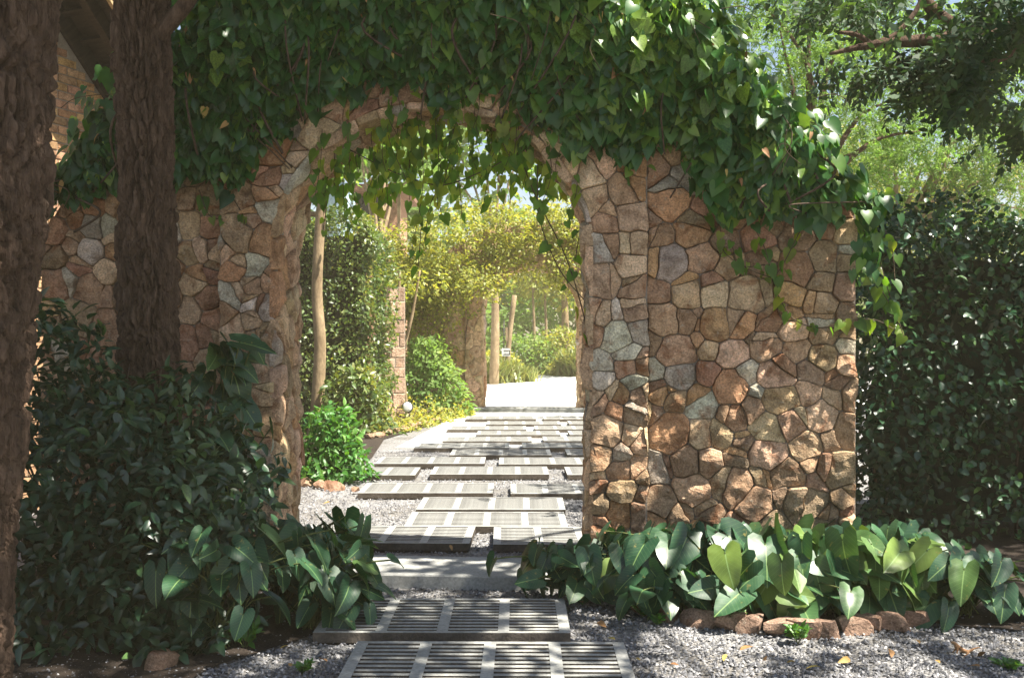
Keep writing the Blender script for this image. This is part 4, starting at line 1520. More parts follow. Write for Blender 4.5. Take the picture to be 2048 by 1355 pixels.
# sprigs of a lower plant by the dark shrub and weeds in the gravel
def sprig(label, base, n, h, size, mat, T=OVATE, spread=0.5, group=None, name="weed"):
    t = thing(name, label, "plant", base, 0, group)
    pos, tip, nrm = [], [], []
    mb = MB()
    for i in range(n):
        a = RNG.uniform(0, 6.28)
        d = unit(np.array([math.cos(a) * spread, math.sin(a) * spread, 1.0]))
        L = h * RNG.uniform(0.6, 1.0)
        c = np.array([d * L * s_ + np.array([0, 0, -0.15 * L * s_ * s_]) for s_ in np.linspace(0, 1, 6)])
        mb.tube(c, 0.0022, 4)
        for j in range(2, 6):
            for s_ in (1, -1):
                q = unit(np.cross(d, [0, 0, 1.0]) * s_ + d * 0.6 + RNG.normal(0, 0.2, 3))
                pos.append(c[j])
                tip.append(q)
                nrm.append(np.array([0, -0.3, 1.0]) + RNG.normal(0, 0.3, 3))
    mb.build("stalks", M['stem'], t, True)
    leaf_mass("leaves", T, np.array(pos), np.array(tip), np.array(nrm), RNG.uniform(0.7, 1.2, len(pos)) * size, RNG.uniform(0.3, 1, len(pos)), mat, t)
    return t


def gpos(px, py):
    d = CAM_H * F_PX / (py - 677.5)
    return ((px - 1024) * d / F_PX, d, 0.0)


sprig("feathery green sprig growing from the gravel below the dark shrub", gpos(490, 1300), 7, 0.16, 0.055, M['fresh'])
sprig("small weed with pale leaves before the first edging rock", gpos(1286, 1238), 5, 0.10, 0.045, M['fresh'])
sprig("tiny weed in the gravel beside the second edging rock", gpos(1312, 1252), 4, 0.07, 0.04, M['fresh'])
sprig("pale weed standing in front of the drooping sunlit leaves", gpos(1596, 1288), 6, 0.12, 0.05, M['fresh'])
sprig("thin weed rising behind the fourth edging rock", gpos(1478, 1262), 4, 0.2, 0.045, M['fresh'])
sprig("ferny weed at the foot of the shaded arrowhead plants", gpos(1332, 1205), 6, 0.14, 0.05, M['fresh'])
sprig("low green weed in the bottom corner of the gravel", gpos(2010, 1335), 12, 0.07, 0.035, M['fresh'], SMALL, 1.4)
sprig("green weed at the bottom edge before the dark shrub", gpos(605, 1350), 5, 0.08, 0.04, M['fresh'])
# grass tuft below the shrub
gt = thing("grass_tuft", "thin arching grass tuft below the dark shrub", "grass", gpos(385, 1310))
nb = 60
a = RNG.uniform(0, 6.28, nb)
tipg = np.stack([np.cos(a) * 0.9, np.sin(a) * 0.9, RNG.uniform(0.5, 1.3, nb)], 1)
leaf_mass("blades", BLADE, RNG.normal(0, 0.03, (nb, 3)) * np.array([1, 1, 0]), tipg, tipg * np.array([-0.5, -0.5, 1]) + np.array([0, 0, 0.6]), RNG.uniform(0.14, 0.28, nb), RNG.uniform(0, 0.6, nb), M['shrub'], gt, wid=np.full(nb, 1.6))

# fallen leaves
vsd = leaf_variants(OVATE, M['dry_leaf'], "dry")
for px, py in [(1480, 1312), (1452, 1320), (1590, 1335), (1240, 1180), (845, 1245), (1110, 1345), (960, 1348), (1880, 1338), (700, 1170), (790, 1168), (750, 985), (660, 1010), (1270, 1330), (1700, 1330), (560, 1310), (1120, 1168), (1180, 1320), (900, 1118), (1340, 1340), (1535, 1322), (1640, 1345), (1780, 1310), (1830, 1290), (1960, 1345), (1195, 1255), (1230, 1290), (640, 1330), (580, 1345), (1165, 1215), (820, 1040), (700, 1040), (770, 1060), (1970, 1315)]:
    x, y, _ = gpos(px, py)
    o = link("fallen_leaf", vsd[random.randrange(8)], None, (x, y, 0.030 if py > 1160 else 0.10 if py == 1118 else 0.03), (RNG.normal(0, 0.3), RNG.normal(0, 0.3), RNG.uniform(0, 6.28)))
    o.scale = [RNG.uniform(0.04, 0.075)] * 3
    tag(o, "dry brown fallen leaf lying flat on the path or gravel", "leaf", "fallen leaves on the ground")

# right dark hedge
hedge = thing("hedge", "dense dark green hedge beyond the end of the vine wall", "hedge", (4.6, 7.9, 0))
hb = (-2.12, 2.6, -0.75, 0.75, 0.0, 2.45)
p, tip, nrm, dep = shell_leaves(24000, box_surface(*hb, faces="flt"), 0.34)
low_thin = (p[:, 2] > 0.8) | (RNG.uniform(0, 1, len(p)) < 0.55 + 0.5 * p[:, 2])
p, tip, nrm, dep = p[low_thin], tip[low_thin], nrm[low_thin], dep[low_thin]
leafy(hedge, p, tip, nrm, RNG.uniform(0.045, 0.08, len(p)), np.clip(RNG.normal(0.4, 0.2, len(p)), 0, 1), BROAD, M['hedge'], "hedge", 300)
core_mesh(*hb[:4], 0.10, hb[5] + 0.10, 0.46, hedge)
for k in range(40):
    x, y = RNG.uniform(-2.0, 2.4), RNG.uniform(-0.5, 0.5)
    limb("stem", hedge, [(x, y, 0.0, 0.014), (x + RNG.normal(0, 0.08), y - 0.05, 0.6, 0.011), (x + RNG.normal(0, 0.15), y - 0.1, 1.3, 0.007)], 8, 5, M['twig'])

# ------------------------------------------------------------------ brick building with the tiled eave, upper left
WD = np.array([0.386, 0.9225])
WN = np.array([0.9225, -0.386])
WA = np.array([-4.18, 8.8])
bang = math.atan2(WD[1], WD[0])
house = thing("brick_building", "tan brick gable with dark tiled eave behind the near trees", "building", (WA[0], WA[1], 0), bang)
# local x along the wall, local y away from the viewer (inward), z up
RAKE = lambda L: 4.35 - 0.97 * (L - 0.252)
mb = MB()
L0, L1 = -3.5, 2.0
wall_v = [(L0, 0, 0), (L1, 0, 0), (L1, 0, RAKE(L1)), (-1.6, 0, RAKE(-1.6)), (L0, 0, RAKE(L0 + 1.6) - 0.2)]
nwv = len(wall_v)
wv = wall_v + [(x, 3.0, z) for x, _, z in wall_v]
wf = [tuple(range(nwv)), tuple(range(2 * nwv - 1, nwv - 1, -1))] + [(i, i + nwv, (i + 1) % nwv + nwv, (i + 1) % nwv) for i in range(nwv)]
wall_o = link("wall", mesh("wall", wv, wf, M['mortar']), house)
BL, BH, BJ = 0.205, 0.066, 0.012
_v, _f = box_vf(0, BL, -0.010, 0.03, 0, BH)
bricks = [MB().add(*box_vf(0, l, -0.010, 0.03, 0, BH)) for l in (BL, BL / 2 - BJ / 2)]
brick_me = []
for b_ in bricks:
    bm = bmesh.new()
    me = mesh("brick", b_.v, b_.f, M['brick'])
    bm.from_mesh(me)
    bmesh.ops.bevel(bm, geom=bm.edges[:], offset=0.004, segments=1, affect='EDGES')
    bm.to_mesh(me)
    bm.free()
    brick_me.append(me)
nb_, rest = 0, MB()
zc, row = 0.0, 0
while zc < 6.0:
    x = -1.4 - (BL + BJ) / 2 * (row % 2)
    while x < 1.9:
        L = BL
        if zc + BH < RAKE(x + L) - 0.02:
            seen = -0.35 < x < 1.15 and 1.5 < zc < 4.7
            if seen and nb_ < 300:
                o = link("brick", brick_me[0], wall_o, (x, RNG.uniform(-0.003, 0.002), zc))
                c = np.array((0.46, 0.285, 0.165)) * RNG.uniform(0.72, 1.2) * np.array([1, RNG.uniform(0.88, 1.06), RNG.uniform(0.8, 1.1)])
                o.color = (*c, 1)
                nb_ += 1
            else:
                rest.add([(a_ + x, b_, c_ + zc) for a_, b_, c_ in _v], _f)
        x += BL + BJ
    zc += BH + BJ
    row += 1
ob = rest.build("outer_bricks", M['brick'], wall_o)
ob.color = (0.42, 0.26, 0.15, 1)
ob["kind"] = "stuff"
# roof: slab following the rake, overhanging towards the viewer
ra = math.atan(0.97)
roof = link("roof", None, house, (0.252, 0, 4.35), (0, ra, 0))


def roof_part(name, b, mat):
    return MB().box(*b).build(name, mat, roof)


roof_part("roof_deck", (-2.6, 2.3, -0.62, 3.1, 0.10, 0.14), M['wood_dark'])
roof_part("rake_board", (-2.6, 2.3, -0.05, -0.005, -0.06, 0.098), M['wood_dark'])
roof_part("rafter", (-2.6, 2.3, -0.44, -0.36, -0.02, 0.098), M['wood_dark'])
roof_part("barge_board", (-2.62, 2.32, -0.66, -0.622, 0.02, 0.17), M['wood_pale'])
for k in range(16):
    xx = -2.4 + 0.29 * k
    roof_part("batten", (xx, xx + 0.05, -0.355, -0.052, 0.035, 0.097), M['wood_dark'])
for k in range(16):
    for j in range(12):
        v, f = [], []
        for i in range(7):
            a = math.pi * i / 6
            for e in (0, 0.33):
                v.append((-2.6 + 0.305 * k + e, -0.66 + 0.31 * j + 0.15 + 0.15 * math.cos(a), 0.145 + 0.07 * math.sin(a) + (0.02 if e == 0 else 0.0)))
        for i in range(6):
            f.append((2 * i, 2 * i + 1, 2 * i + 3, 2 * i + 2))
        link("roof_tile", mesh("roof_tile", v, f, M['tile']), roof)

# ------------------------------------------------------------------ right shade tree with the dark limb
rt = thing("shade_tree", "dark overhanging tree with long horizontal limb above the hedge", "tree", (5.4, 8.6, 0))
bark_trunk("trunk", rt, [(0, 0, -0.05, 0.26), (0, 0, 1.0, 0.22), (-0.1, 0, 2.4, 0.20), (-0.3, -0.1, 3.3, 0.18), (-0.2, -0.4, 4.4, 0.15), (-0.4, -1.5, 6.0, 0.1)], 80, 30, 24, 8, 0.012, 8)


def RTP(px, py, d, r):
    w = P(px, py, d) - np.array([5.4, 8.6, 0])
    return (*w, r)


limb("branch", rt, [(-0.25, -0.05, 3.2, 0.13), RTP(2120, 60, 8.2, 0.11), RTP(1990, 75, 8.0, 0.095), RTP(1880, 80, 7.9, 0.06), RTP(1790, 85, 7.9, 0.042), RTP(1730, 92, 7.9, 0.03), RTP(1660, 108, 7.9, 0.012)], 40, 10, M['bark'])
limb("branch", rt, [RTP(1965, 74, 8.0, 0.075), RTP(1915, 55, 8.0, 0.062), RTP(1870, 25, 8.0, 0.055), RTP(1830, -30, 8.0, 0.045)], 14, 8, M['bark'])
limb("branch", rt, [RTP(1745, 90, 7.9, 0.03), RTP(1790, 70, 7.9, 0.024), RTP(1830, 25, 7.9, 0.02), RTP(1850, -20, 7.9, 0.016)], 14, 7, M['bark'])
limb("branch", rt, [RTP(1740, 88, 7.9, 0.026), RTP(1715, 70, 7.9, 0.02), RTP(1680, 65, 7.9, 0.014)], 8, 7, M['bark'])
limb("branch", rt, [RTP(2060, 80, 7.7, 0.02), RTP(2000, 120, 7.6, 0.018), RTP(1930, 118, 7.6, 0.012)], 12, 6, M['bark'])


def sprays(parent, origin, boxes, size, T, mat, key="crown", tint=0.4):
    """drooping pinnate leaves; boxes: (px0, px1, py0, py1, d0, d1, n)"""
    pos = []
    for (a0, a1, b0, b1, d0, d1, n) in boxes:
        px, py, d = RNG.uniform(a0, a1, n * 2), RNG.uniform(b0, b1, n * 2), RNG.uniform(d0, d1, n * 2)
        p = np.stack([(px - 1024) * d / F_PX, d, CAM_H + (677.5 - py) * d / F_PX], 1)
        k = vnoise(p * 2.2, 44) > 0.47
        pos.append(p[k][:n])
    p = np.vstack(pos) - np.array(origin)
    n = len(p)
    tip = unit(RNG.normal(0, 0.6, (n, 3)) * np.array([1, 1, 0.4]) + np.array([-0.2, -0.15, -0.65]))
    nrm = unit(RNG.normal(0, 0.5, (n, 3)) + np.array([0, -0.35, 0.8]))
    return leaf_mass(key, T, p, tip, nrm, RNG.uniform(0.7, 1.2, n) * size, np.clip(RNG.normal(tint, 0.2, n), 0, 1), mat, parent)


sprays(rt, (5.4, 8.6, 0), [(1700, 2080, -60, 60, 7.4, 9.0, 170), (1880, 2080, 30, 230, 7.2, 8.6, 190), (1800, 1960, 100, 200, 7.6, 8.2, 60), (1960, 2080, 180, 300, 7.2, 8.2, 90), (1480, 1720, -60, 40, 8.2, 9.5, 90), (1640, 1760, 90, 170, 8, 9, 24), (1760, 1880, 90, 150, 8.0, 8.4, 24)], 0.30, PINNATE, M['dark_tree'])
CLR = [(-1.9, -5.0, 6.5, 0.7), (-0.2, -5.6, 6.4, 0.7), (0.7, -4.9, 6.5, 0.8), (1.2, -3.0, 6.5, 1.0), (0.9, -1.0, 6.5, 1.0), (-2.4, -3.6, 6.6, 0.4), (0.5, -6.6, 6.5, 0.8), (-0.9, -6.4, 6.5, 0.8), (-2.4, -6.2, 6.5, 0.9), (-1.6, -7.2, 6.6, 0.8)]  # unseen clumps placed to dapple the front gravel, with gaps for sun
branch_web(rt, (-0.4, -1.5, 6.0), CLR, 0.07)
a_ = clump_leaves(CLR, 700, 0.14, BROAD)
leaf_mass("shading_crown", BROAD, *a_, M['dark_tree'], rt)

# ------------------------------------------------------------------ beyond the near gate: hedge, tree, shrub, strip
hl = thing("hedge", "tall clipped sunlit hedge behind the slender tree beyond the archway", "hedge", (-4.1, 16.6, 0))
hb = (-2.2, 2.02, -0.6, 0.9, 0.0, 3.55)
p, tip, nrm, dep = shell_leaves(20000, box_surface(*hb, faces="frt", rnd=0.5), 0.3)
leafy(hl, p, tip, nrm, RNG.uniform(0.06, 0.10, len(p)), np.clip(RNG.normal(0.42, 0.22, len(p)), 0, 1), SMALL, M['hedge_far'])
core_mesh(*hb[:5], hb[5] + 0.05, 0.42, hl)

st = thing("slender_tree", "slender pale-barked tree beside the tall clipped hedge", "tree", (-3.1, 15.6, 0))
o_ = np.array([-3.1, 15.6, 0])
limb("trunk", st, [(*(P(628, 890, 15.6) - o_), 0.13), (*(P(634, 820, 15.6) - o_), 0.105), (*(P(640, 690, 15.6) - o_), 0.095), (*(P(634, 580, 15.6) - o_), 0.085), (*(P(640, 450, 15.6) - o_), 0.08), (*(P(648, 330, 15.6) - o_), 0.07), (*(P(650, 200, 15.6) - o_), 0.05)], 40, 12, M['bark_pale'])
limb("branch", st, [(*(P(640, 430, 15.6) - o_), 0.045), (*(P(600, 420, 15.6) - o_), 0.04), (*(P(590, 380, 15.5) - o_), 0.03), (*(P(560, 300, 15.4) - o_), 0.02)], 14, 7, M['bark_pale'])
CLS = [(0.1, 0, 4.3, 0.6), (-0.5, 0.1, 4.6, 0.7), (0.6, 0.2, 4.8, 0.7), (0.1, 0, 5.4, 0.8), (0.5, -0.2, 3.95, 0.35)]
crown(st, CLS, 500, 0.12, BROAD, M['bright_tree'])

bs = thing("green_shrub", "low bright green shrub behind the arch jamb beside the slabs", "shrub", (-1.92, 10.6, 0))


def dome(rx, ry, h, zmin=0.0):
    def surf(n):
        d = rand_dirs(n)
        d[:, 2] = np.abs(d[:, 2])
        p = d * np.array([rx, ry, h])
        p[:, 2] = np.maximum(p[:, 2], zmin)
        return p, unit(d / np.array([rx, ry, h]))
    return surf


p, tip, nrm, dep = shell_leaves(1700, dome(0.52, 0.5, 0.75, 0.08), 0.3)
leafy(bs, p, tip, nrm, RNG.uniform(0.06, 0.11, len(p)), np.clip(RNG.normal(0.45, 0.22, len(p)), 0, 1), OVATE, M['fresh'], "fresh", 150)
for k in range(14):
    a = RNG.uniform(0, 6.28)
    limb("branch", bs, [(0, 0, 0, 0.01), (0.2 * math.cos(a), 0.2 * math.sin(a), 0.35, 0.007), (0.38 * math.cos(a), 0.38 * math.sin(a), 0.6, 0.003)], 8, 5, M['stem'])


def bush(name, label, loc, rx, ry, h, n, size, mat, T=SMALL, core=True, group=None, cat="shrub"):
    t = thing(name, label, cat, loc, 0, group)
    p, tip, nrm, dep = shell_leaves(n, dome(rx, ry, h, 0.03), min(rx, h) * 0.55)
    leafy(t, p, tip, nrm, RNG.uniform(0.7, 1.3, len(p)) * size, np.clip(RNG.normal(0.5, 0.22, len(p)), 0, 1), T, mat)
    for k in range(7):
        a = RNG.uniform(0, 6.28)
        limb("branch", t, [(0, 0, 0, 0.018), (0.35 * rx * math.cos(a), 0.35 * ry * math.sin(a), h * 0.45, 0.012), (0.7 * rx * math.cos(a), 0.7 * ry * math.sin(a), h * 0.8, 0.004)], 7, 5, M['twig'])
    return t


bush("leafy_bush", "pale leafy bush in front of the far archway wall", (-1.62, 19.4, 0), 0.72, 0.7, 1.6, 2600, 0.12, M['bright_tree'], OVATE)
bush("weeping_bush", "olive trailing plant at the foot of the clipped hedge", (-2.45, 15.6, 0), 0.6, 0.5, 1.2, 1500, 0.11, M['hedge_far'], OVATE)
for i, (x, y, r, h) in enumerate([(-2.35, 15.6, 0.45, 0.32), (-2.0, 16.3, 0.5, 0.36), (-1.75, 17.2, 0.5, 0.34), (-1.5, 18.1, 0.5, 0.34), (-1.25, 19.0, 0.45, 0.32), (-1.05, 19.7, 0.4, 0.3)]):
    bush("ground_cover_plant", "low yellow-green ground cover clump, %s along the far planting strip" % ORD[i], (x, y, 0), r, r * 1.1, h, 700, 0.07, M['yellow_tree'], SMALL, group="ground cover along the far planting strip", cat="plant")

# square block pillar beside the hedge
pil = thing("block_pillar", "reddish stone block pillar at the end of the clipped hedge", "pillar", (-2.10, 17.3, 0), math.radians(28))
pil["kind"] = "thing"
zz = 0.0
k = 0
while zz < 2.35:
    h = RNG.uniform(0.16, 0.34)
    jx = RNG.uniform(-0.09, 0.09)
    for s_ in ((-0.19, jx - 0.005, 0), (jx + 0.005, 0.19, 1)):
        o = MB().box(s_[0], s_[1], -0.19 + RNG.uniform(-0.008, 0.008), 0.19, zz + 0.006, zz + h - 0.006).build("block", M['rock'], pil, bevel=0.010)
        o.color = (*(np.array((0.42, 0.30, 0.22)) * RNG.uniform(0.75, 1.2)), 1)
    zz += h
    k += 1
MB().box(-0.178, 0.20, -0.175, 0.175, 0, zz).build("mortar_core", M['mortar'], pil)

# two thin saplings
sp = thing("sapling", "thin twin-stemmed sapling before the far archway wall", "tree", (-1.95, 18.2, 0))
o_ = np.array([-1.95, 18.2, 0])
limb("trunk", sp, [(0, 0, 0, 0.05), (*(P(796, 740, 18.2) - o_), 0.042), (*(P(798, 620, 18.2) - o_), 0.035), (*(P(800, 540, 18.2) - o_), 0.02)], 16, 8, M['bark_pale'])
limb("trunk", sp, [(0.05, 0, 0, 0.045), (*(P(806, 720, 18.2) - o_), 0.035), (*(P(826, 622, 18.2) - o_), 0.028), (*(P(840, 540, 18.2) - o_), 0.015)], 16, 8, M['bark_pale'])
crown(sp, [(*(P(805, 560, 18.2) - o_), 0.45), (*(P(850, 560, 18.2) - o_), 0.45), (*(P(780, 600, 18.2) - o_), 0.28)], 800, 0.10, SMALL, M['yellow_tree'])

# garden spotlight
gl = thing("garden_spotlight", "round white-lensed black garden spotlight in the ground cover", "light", tuple(P(815, 835, 16.8) * np.array([1, 1, 0])), math.radians(-8))
zc = 0.34
limb("spike", gl, [(0, 0.1, 0.0, 0.02), (0, 0.1, zc, 0.02)], 4, 8, M['black'])
v, f = tube([(-0.02, 0.22, zc - 0.02), (-0.015, 0.12, zc), (0, 0.0, zc + 0.02), (0, -0.015, zc + 0.02)], [0.055, 0.085, 0.095, 0.095], 20)
link("housing", mesh("housing", v, f, M['black'], False), gl)
v, f = tube([(0, -0.016, zc + 0.02), (0, -0.024, zc + 0.0205), (0, -0.03, zc + 0.021)], [0.083, 0.08, 0.05], 20)
link("lens", mesh("lens", v, f, M['lens'], True), gl)

# overgrowth on the far gate
fv = thing("climbing_vine", "sunlit yellow-green creeper smothering the far archway", "vine", (FAR_GATE[0][0], FAR_GATE[0][1], 0), -FAR_GATE[1])
CLV = []
for k in range(64):
    u = RNG.uniform(EL - 0.5, ER + 0.6)
    ut_ = min(max(u, EL), ER)
    z = RNG.uniform(2.15 if abs(u) > 1.2 else 3.0, top_z(ut_) + 0.12)
    CLV.append((u, RNG.uniform(-0.35, 0.1), z, RNG.uniform(0.35, 0.55)))
for k in range(26):
    CLV.append((RNG.uniform(-1.6, 1.6), RNG.uniform(-0.7, -0.2), RNG.uniform(2.75, 4.2), RNG.uniform(0.3, 0.5)))
for k in range(26):
    u = RNG.uniform(-0.95, 0.95)
    CLV.append((u, RNG.uniform(0.0, 0.4), arch_z(u) - RNG.uniform(-0.2, 0.12), RNG.uniform(0.16, 0.28)))
for k in range(14):
    u = RNG.uniform(-2.9, -1.4)
    CLV.append((u, RNG.uniform(-0.9, -0.3), RNG.uniform(2.0, 3.0), RNG.uniform(0.35, 0.5)))
for k in range(22):
    CLV.append((RNG.uniform(-2.8, -1.45), RNG.uniform(-0.45, -0.1), RNG.uniform(0.9, 2.4), RNG.uniform(0.25, 0.4)))
for k in range(46):
    w = P(RNG.uniform(735, 985), RNG.uniform(450, 585), 19.3) - np.array([FAR_GATE[0][0], FAR_GATE[0][1], 0])
    CLV.append((w[0], RNG.uniform(-1.5, -0.5), w[2], RNG.uniform(0.35, 0.55)))
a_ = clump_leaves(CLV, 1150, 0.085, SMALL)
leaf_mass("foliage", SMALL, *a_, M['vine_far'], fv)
for k in range(5):
    u = RNG.choice([-1, 1]) * RNG.uniform(1.1, 2.5)
    limb("stem", fv, [(u, -0.08, RNG.uniform(0, 1.6), 0.014), (u + RNG.normal(0, 0.1), -0.09, 2.2, 0.010), (u + RNG.normal(0, 0.2), -0.12, 2.9, 0.006)], 8, 5, M['twig'])

# ------------------------------------------------------------------ court planting beyond the far gate
FB_ = "shrubs closing the far court"
for i, (px, d, rx, h, mat, lab) in enumerate([
        (985, 37.5, 1.3, 1.1, 'yellow_tree', "low yellowish shrub beside the leaning sign post in the far court"),
        (1040, 42, 1.8, 1.9, 'bright_tree', "rounded green shrub right behind the leaning sign post"),
        (1085, 43, 1.6, 1.6, 'bright_tree', "broad bright shrub in the middle behind the far court"),
        (1128, 42.5, 1.5, 2.1, 'yellow_tree', "tall pale shrub behind the far court near its closed side"),
        (1165, 41, 1.4, 1.3, 'yellow_tree', "yellowish shrub showing beside the far pier")]):
    bush("court_shrub", lab, ((px - 1024) * d / F_PX, d, 0), rx, 1.0, h, 1500, 0.17, M[mat], SMALL, group=FB_)


def tuft(label, loc, n, L, mat, group=None):
    t = thing("grass_clump", label, "grass", loc, 0, group)
    a = RNG.uniform(0, 6.28, n)
    sp_ = RNG.uniform(0.2, 1.1, n)
    tp = np.stack([np.cos(a) * sp_, np.sin(a) * sp_, RNG.uniform(0.6, 1.3, n)], 1)
    leaf_mass("blades", BLADE, RNG.normal(0, 0.25, (n, 3)) * np.array([1, 1, 0]), tp, tp * np.array([-0.6, -0.6, 1]) + np.array([0, 0, 0.4]), RNG.uniform(0.6, 1.1, n) * L, RNG.uniform(0.2, 1, n), M[mat], t, wid=np.full(n, 1.8))
    return t


for i, (px, d, L, lab) in enumerate([(975, 33.8, 1.1, "arching grass clump beside the far pier at the court edge"), (1005, 34.5, 1.0, "arching grass clump below the leaning sign post"), (1040, 35.2, 0.7, "small grass clump ending the planted corner of the court"), (1150, 40.2, 1.3, "tall grass clump beyond the closed side of the court"), (1125, 41.2, 0.7, "short grass clump in the middle edge of the far court")]):
    tuft(lab, ((px - 1024) * d / F_PX, d, 0), 420, L, 'grass', "grass clumps round the far court")

# leaning sign post
sg = thing("sign_post", "leaning pale wooden post with small white sign and thin dark pole", "sign", tuple(P(1013, 760, 36.0) * np.array([1, 1, 0])))
o_ = P(1013, 760, 36.0) * np.array([1, 1, 0])
limb("post", sg, [(0, 0, 0, 0.10), (*(P(1018, 680, 36) - o_), 0.095), (*(P(1029, 590, 36) - o_), 0.09)], 8, 8, M['bark_pale'])
limb("pole", sg, [(-0.1, -0.1, 0, 0.02), (*(P(1008, 640, 36) - o_), 0.02)], 3, 6, M['black'])
w0 = P(1012, 704, 35.8) - o_
MB().box(w0[0] - 0.15, w0[0] + 0.15, w0[1] - 0.02, w0[1], w0[2] - 0.14, w0[2] + 0.14).build("sign_board", M['white'], sg)
um = MB()
um.box(w0[0] - 0.08, w0[0] + 0.12, w0[1] - 0.028, w0[1] - 0.021, w0[2] + 0.05, w0[2] + 0.075)
um.box(w0[0] - 0.08, w0[0] + 0.12, w0[1] - 0.028, w0[1] - 0.021, w0[2] - 0.085, w0[2] - 0.06)
um.box(w0[0] + 0.12, w0[0] + 0.145, w0[1] - 0.028, w0[1] - 0.021, w0[2] - 0.085, w0[2] + 0.075)
um.build("sign_mark", M['black'], sg)
w1 = P(1015, 668, 35.9) - o_
MB().box(w1[0] - 0.07, w1[0] + 0.01, w1[1] - 0.02, w1[1], w1[2] - 0.25, w1[2] + 0.25).build("narrow_panel", M['bark_pale'], sg)

# brick hut and water tank glimpsed above the hedge
hut = thing("brick_hut", "orange brick hut with timber post glimpsed above the clipped hedge", "building", tuple(P(775, 677, 26) * np.array([1, 1, 0])))
hz0 = 0.0
MB().box(-1.0, 0.25, 0, 2.5, 0, 5.3).build("wall", M['brick'], hut).color = (0.36, 0.21, 0.14, 1)
MB().box(-1.5, 0.55, -0.5, 2.8, 5.3, 5.45).build("roof", M['tile'], hut)
MB().box(0.30, 0.38, -0.42, -0.34, 0, 5.3).build("post", M['bark_pale'], hut)
MB().box(-0.75, -0.15, -0.02, -0.003, 4.2, 5.2).build("window", M['black'], hut)
wt = thing("water_tank", "pale blue upright water tank above the clipped hedge", "tank", tuple(P(683, 677, 24) * np.array([1, 1, 0])))
v, f = tube([(0, 0, 0), (0, 0, 4.9), (0, 0, 5.0), (0, 0, 5.15)], [0.34, 0.34, 0.32, 0.12], 20)
link("body", mesh("body", v, f, M['blue'], False), wt)
v, f = tube([(0, 0, 5.15), (0, 0, 5.24)], [0.12, 0.11], 14)
link("lid", mesh("lid", v, f, M['blue'], False), wt)

# ------------------------------------------------------------------ background trees
def bg_tree(label, base, trunk_h, r, clumps, per, size, T, mat, bark='bark_pale', group="trees behind the garden walls", spread_r=None):
    t = thing("garden_tree", label, "tree", (base[0], base[1], 0), 0, group)
    limb("trunk", t, [(0, 0, -0.1, r * 1.25), (0.05, 0, trunk_h * 0.5, r), (0.0, 0.05, trunk_h, r * 0.75)], 12, 10, M[bark])
    branch_web(t, (0, 0.05, trunk_h), clumps[:10], r * 0.45, M[bark])
    crown(t, clumps, per, size, T, M[mat])
    return t


def cl_px(base, items):
    """clumps given as (px, py, depth, radius)"""
    return [(*(P(a, b, d) - np.array([base[0], base[1], 0])), r) for a, b, d, r in items]


b = (3.6, 12.0)
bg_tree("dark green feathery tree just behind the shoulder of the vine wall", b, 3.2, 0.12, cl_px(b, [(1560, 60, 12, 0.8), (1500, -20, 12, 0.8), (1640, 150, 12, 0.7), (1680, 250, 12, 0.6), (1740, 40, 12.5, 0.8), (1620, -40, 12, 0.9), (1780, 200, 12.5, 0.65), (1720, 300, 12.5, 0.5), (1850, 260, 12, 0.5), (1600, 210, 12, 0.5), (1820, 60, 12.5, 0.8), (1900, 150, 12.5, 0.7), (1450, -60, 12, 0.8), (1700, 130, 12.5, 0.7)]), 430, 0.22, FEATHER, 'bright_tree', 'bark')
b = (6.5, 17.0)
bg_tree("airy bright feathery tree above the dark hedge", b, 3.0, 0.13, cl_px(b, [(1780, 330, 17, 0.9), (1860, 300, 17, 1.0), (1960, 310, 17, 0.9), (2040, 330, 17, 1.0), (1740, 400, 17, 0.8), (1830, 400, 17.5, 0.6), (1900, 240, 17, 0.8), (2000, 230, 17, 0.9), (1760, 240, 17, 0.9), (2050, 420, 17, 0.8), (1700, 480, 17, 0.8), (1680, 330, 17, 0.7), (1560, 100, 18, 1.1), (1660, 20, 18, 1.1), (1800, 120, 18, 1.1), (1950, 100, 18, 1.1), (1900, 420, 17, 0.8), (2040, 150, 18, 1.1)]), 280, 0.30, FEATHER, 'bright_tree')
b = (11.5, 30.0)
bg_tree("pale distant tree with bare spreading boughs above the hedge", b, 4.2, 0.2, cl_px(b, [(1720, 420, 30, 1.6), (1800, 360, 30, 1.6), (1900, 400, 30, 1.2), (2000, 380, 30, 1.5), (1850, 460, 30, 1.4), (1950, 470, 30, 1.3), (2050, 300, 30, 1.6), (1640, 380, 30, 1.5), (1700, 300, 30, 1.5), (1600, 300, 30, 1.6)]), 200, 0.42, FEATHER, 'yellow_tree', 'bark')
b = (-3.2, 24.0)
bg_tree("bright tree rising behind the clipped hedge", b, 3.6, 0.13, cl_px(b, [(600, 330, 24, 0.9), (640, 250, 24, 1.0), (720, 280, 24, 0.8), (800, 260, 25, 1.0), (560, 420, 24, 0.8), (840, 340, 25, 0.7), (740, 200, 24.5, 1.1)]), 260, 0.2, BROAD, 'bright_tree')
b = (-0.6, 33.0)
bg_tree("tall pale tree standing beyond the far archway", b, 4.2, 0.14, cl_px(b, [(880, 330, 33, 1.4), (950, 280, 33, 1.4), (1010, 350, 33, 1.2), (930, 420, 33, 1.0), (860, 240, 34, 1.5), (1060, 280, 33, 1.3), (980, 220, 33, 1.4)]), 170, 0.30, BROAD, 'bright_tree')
b = (2.4, 46.0)
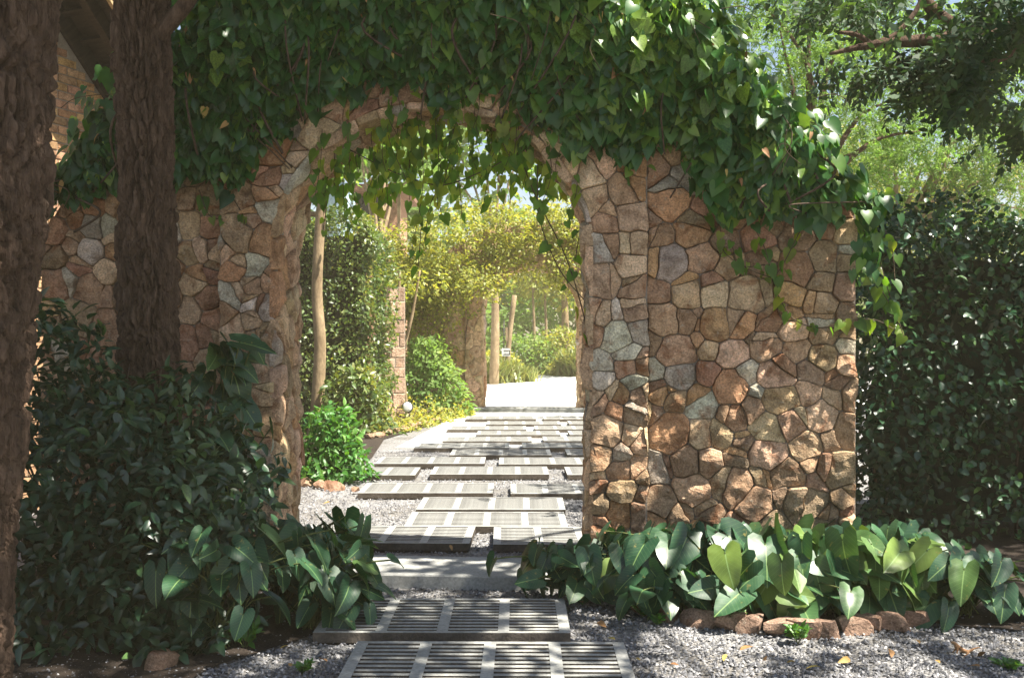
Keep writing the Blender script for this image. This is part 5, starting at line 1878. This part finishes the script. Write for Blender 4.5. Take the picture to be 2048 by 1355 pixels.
bg_tree("yellow-green tree filling the far end of the court", b, 4.0, 0.18, cl_px(b, [(1080, 560, 46, 1.5), (1020, 520, 46, 1.4), (1130, 500, 46, 1.5), (1060, 440, 46, 1.5), (1150, 420, 46, 1.6), (980, 450, 46, 1.4), (1000, 590, 46, 1.0), (1140, 590, 46, 1.0)]), 150, 0.34, SMALL, 'yellow_tree')
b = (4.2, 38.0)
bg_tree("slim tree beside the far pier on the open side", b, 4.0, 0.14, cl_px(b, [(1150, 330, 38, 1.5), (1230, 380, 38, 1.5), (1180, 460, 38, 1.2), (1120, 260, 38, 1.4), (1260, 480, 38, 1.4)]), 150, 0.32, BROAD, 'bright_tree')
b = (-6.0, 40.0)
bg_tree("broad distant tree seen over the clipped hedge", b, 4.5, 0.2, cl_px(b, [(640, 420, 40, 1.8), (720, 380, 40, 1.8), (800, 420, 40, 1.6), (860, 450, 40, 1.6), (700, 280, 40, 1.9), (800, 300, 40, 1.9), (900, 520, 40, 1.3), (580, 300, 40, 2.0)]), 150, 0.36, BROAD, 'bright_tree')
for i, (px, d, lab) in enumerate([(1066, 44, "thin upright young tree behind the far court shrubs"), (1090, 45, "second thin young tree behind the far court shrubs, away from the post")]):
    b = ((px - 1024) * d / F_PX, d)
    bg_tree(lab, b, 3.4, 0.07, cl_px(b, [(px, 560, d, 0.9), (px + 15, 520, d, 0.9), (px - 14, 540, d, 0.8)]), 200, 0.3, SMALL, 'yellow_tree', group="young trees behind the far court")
# the far-off wood that closes the horizon
cl = []
for i in range(40):
    cl.append((RNG.uniform(-8, 12), RNG.uniform(50, 60), RNG.uniform(0.2, 5.5), RNG.uniform(1.4, 2.2)))
for i in range(130):
    cl.append((RNG.uniform(-40, 40), RNG.uniform(56, 66), RNG.uniform(0.4, 8.0), RNG.uniform(1.6, 2.6)))
a_ = clump_leaves(cl, 150, 0.42, SMALL)
tag(leaf_mass("distant_woods", SMALL, *a_, M['bright_tree']), "far-off mass of trees closing the view", "woods", None, "stuff")

# ------------------------------------------------------------------ lizard on the gravel
def lizard():
    d = 4.74
    o = P(1915, 1310, d)
    o[2] = 0.012

    def q(px, py, dd=0.0):
        w = P(px, py, d) - P(1915, 1310, d)
        return (w[0], dd, w[2])
    verts = [q(1931, 1307), q(1922, 1302), q(1913, 1295), q(1910, 1290), q(1906, 1288), q(1901, 1288.5),
             q(1939, 1306), q(1948, 1301), q(1957, 1298), q(1964, 1301),
             q(1913, 1302, -0.012), q(1910, 1309, -0.018), q(1907, 1313, -0.02), q(1914, 1302, 0.012), q(1911, 1309, 0.02), q(1908, 1312.5, 0.022),
             q(1934, 1308.5, -0.016), q(1927, 1310, -0.026), q(1922, 1313, -0.03), q(1935, 1308.5, 0.014), q(1930, 1309, 0.026), q(1925, 1312, 0.03)]
    rad = [0.0105, 0.0105, 0.009, 0.0075, 0.008, 0.0035, 0.0075, 0.0042, 0.0028, 0.001,
           0.0045, 0.003, 0.002, 0.0045, 0.003, 0.002, 0.006, 0.0035, 0.002, 0.006, 0.0035, 0.002]
    edges = [(0, 1), (1, 2), (2, 3), (3, 4), (4, 5), (0, 6), (6, 7), (7, 8), (8, 9), (2, 10), (10, 11), (11, 12), (2, 13), (13, 14), (14, 15), (0, 16), (16, 17), (17, 18), (0, 19), (19, 20), (20, 21)]
    me = bpy.data.meshes.new("lizard")
    me.from_pydata(verts, edges, [])
    me.materials.append(M['lizard'])
    ob = link("lizard", me, None, tuple(o))
    md = ob.modifiers.new("skin", 'SKIN')
    for i, r in enumerate(rad):
        me.skin_vertices[0].data[i].radius = (r, r)
        me.skin_vertices[0].data[i].use_root = (i == 0)
    md.use_smooth_shade = True
    sd = ob.modifiers.new("subdivision", 'SUBSURF')
    sd.levels = sd.render_levels = 2
    tag(ob, "small brown lizard with raised head and lifted tail on the gravel", "lizard")


lizard()

# ------------------------------------------------------------------ warm haze, added in place of the flare glow
m, nt, b = new_mat("glow_haze")
nt.nodes.remove(b)
pv = node(nt, "ShaderNodeVolumePrincipled")
pv.inputs["Color"].default_value = (1.0, 0.86, 0.56, 1)
pv.inputs["Density"].default_value = 0.0024
pv.inputs["Anisotropy"].default_value = 0.0
nt.links.new(pv.outputs[0], nt.nodes["Material Output"].inputs["Volume"])
hz = MB().box(-160, 160, -70, 260, -1.0, 14.0).build("haze", m)
tag(hz, "thin warm haze added for the glow beyond the near archway", "haze", None, "stuff")
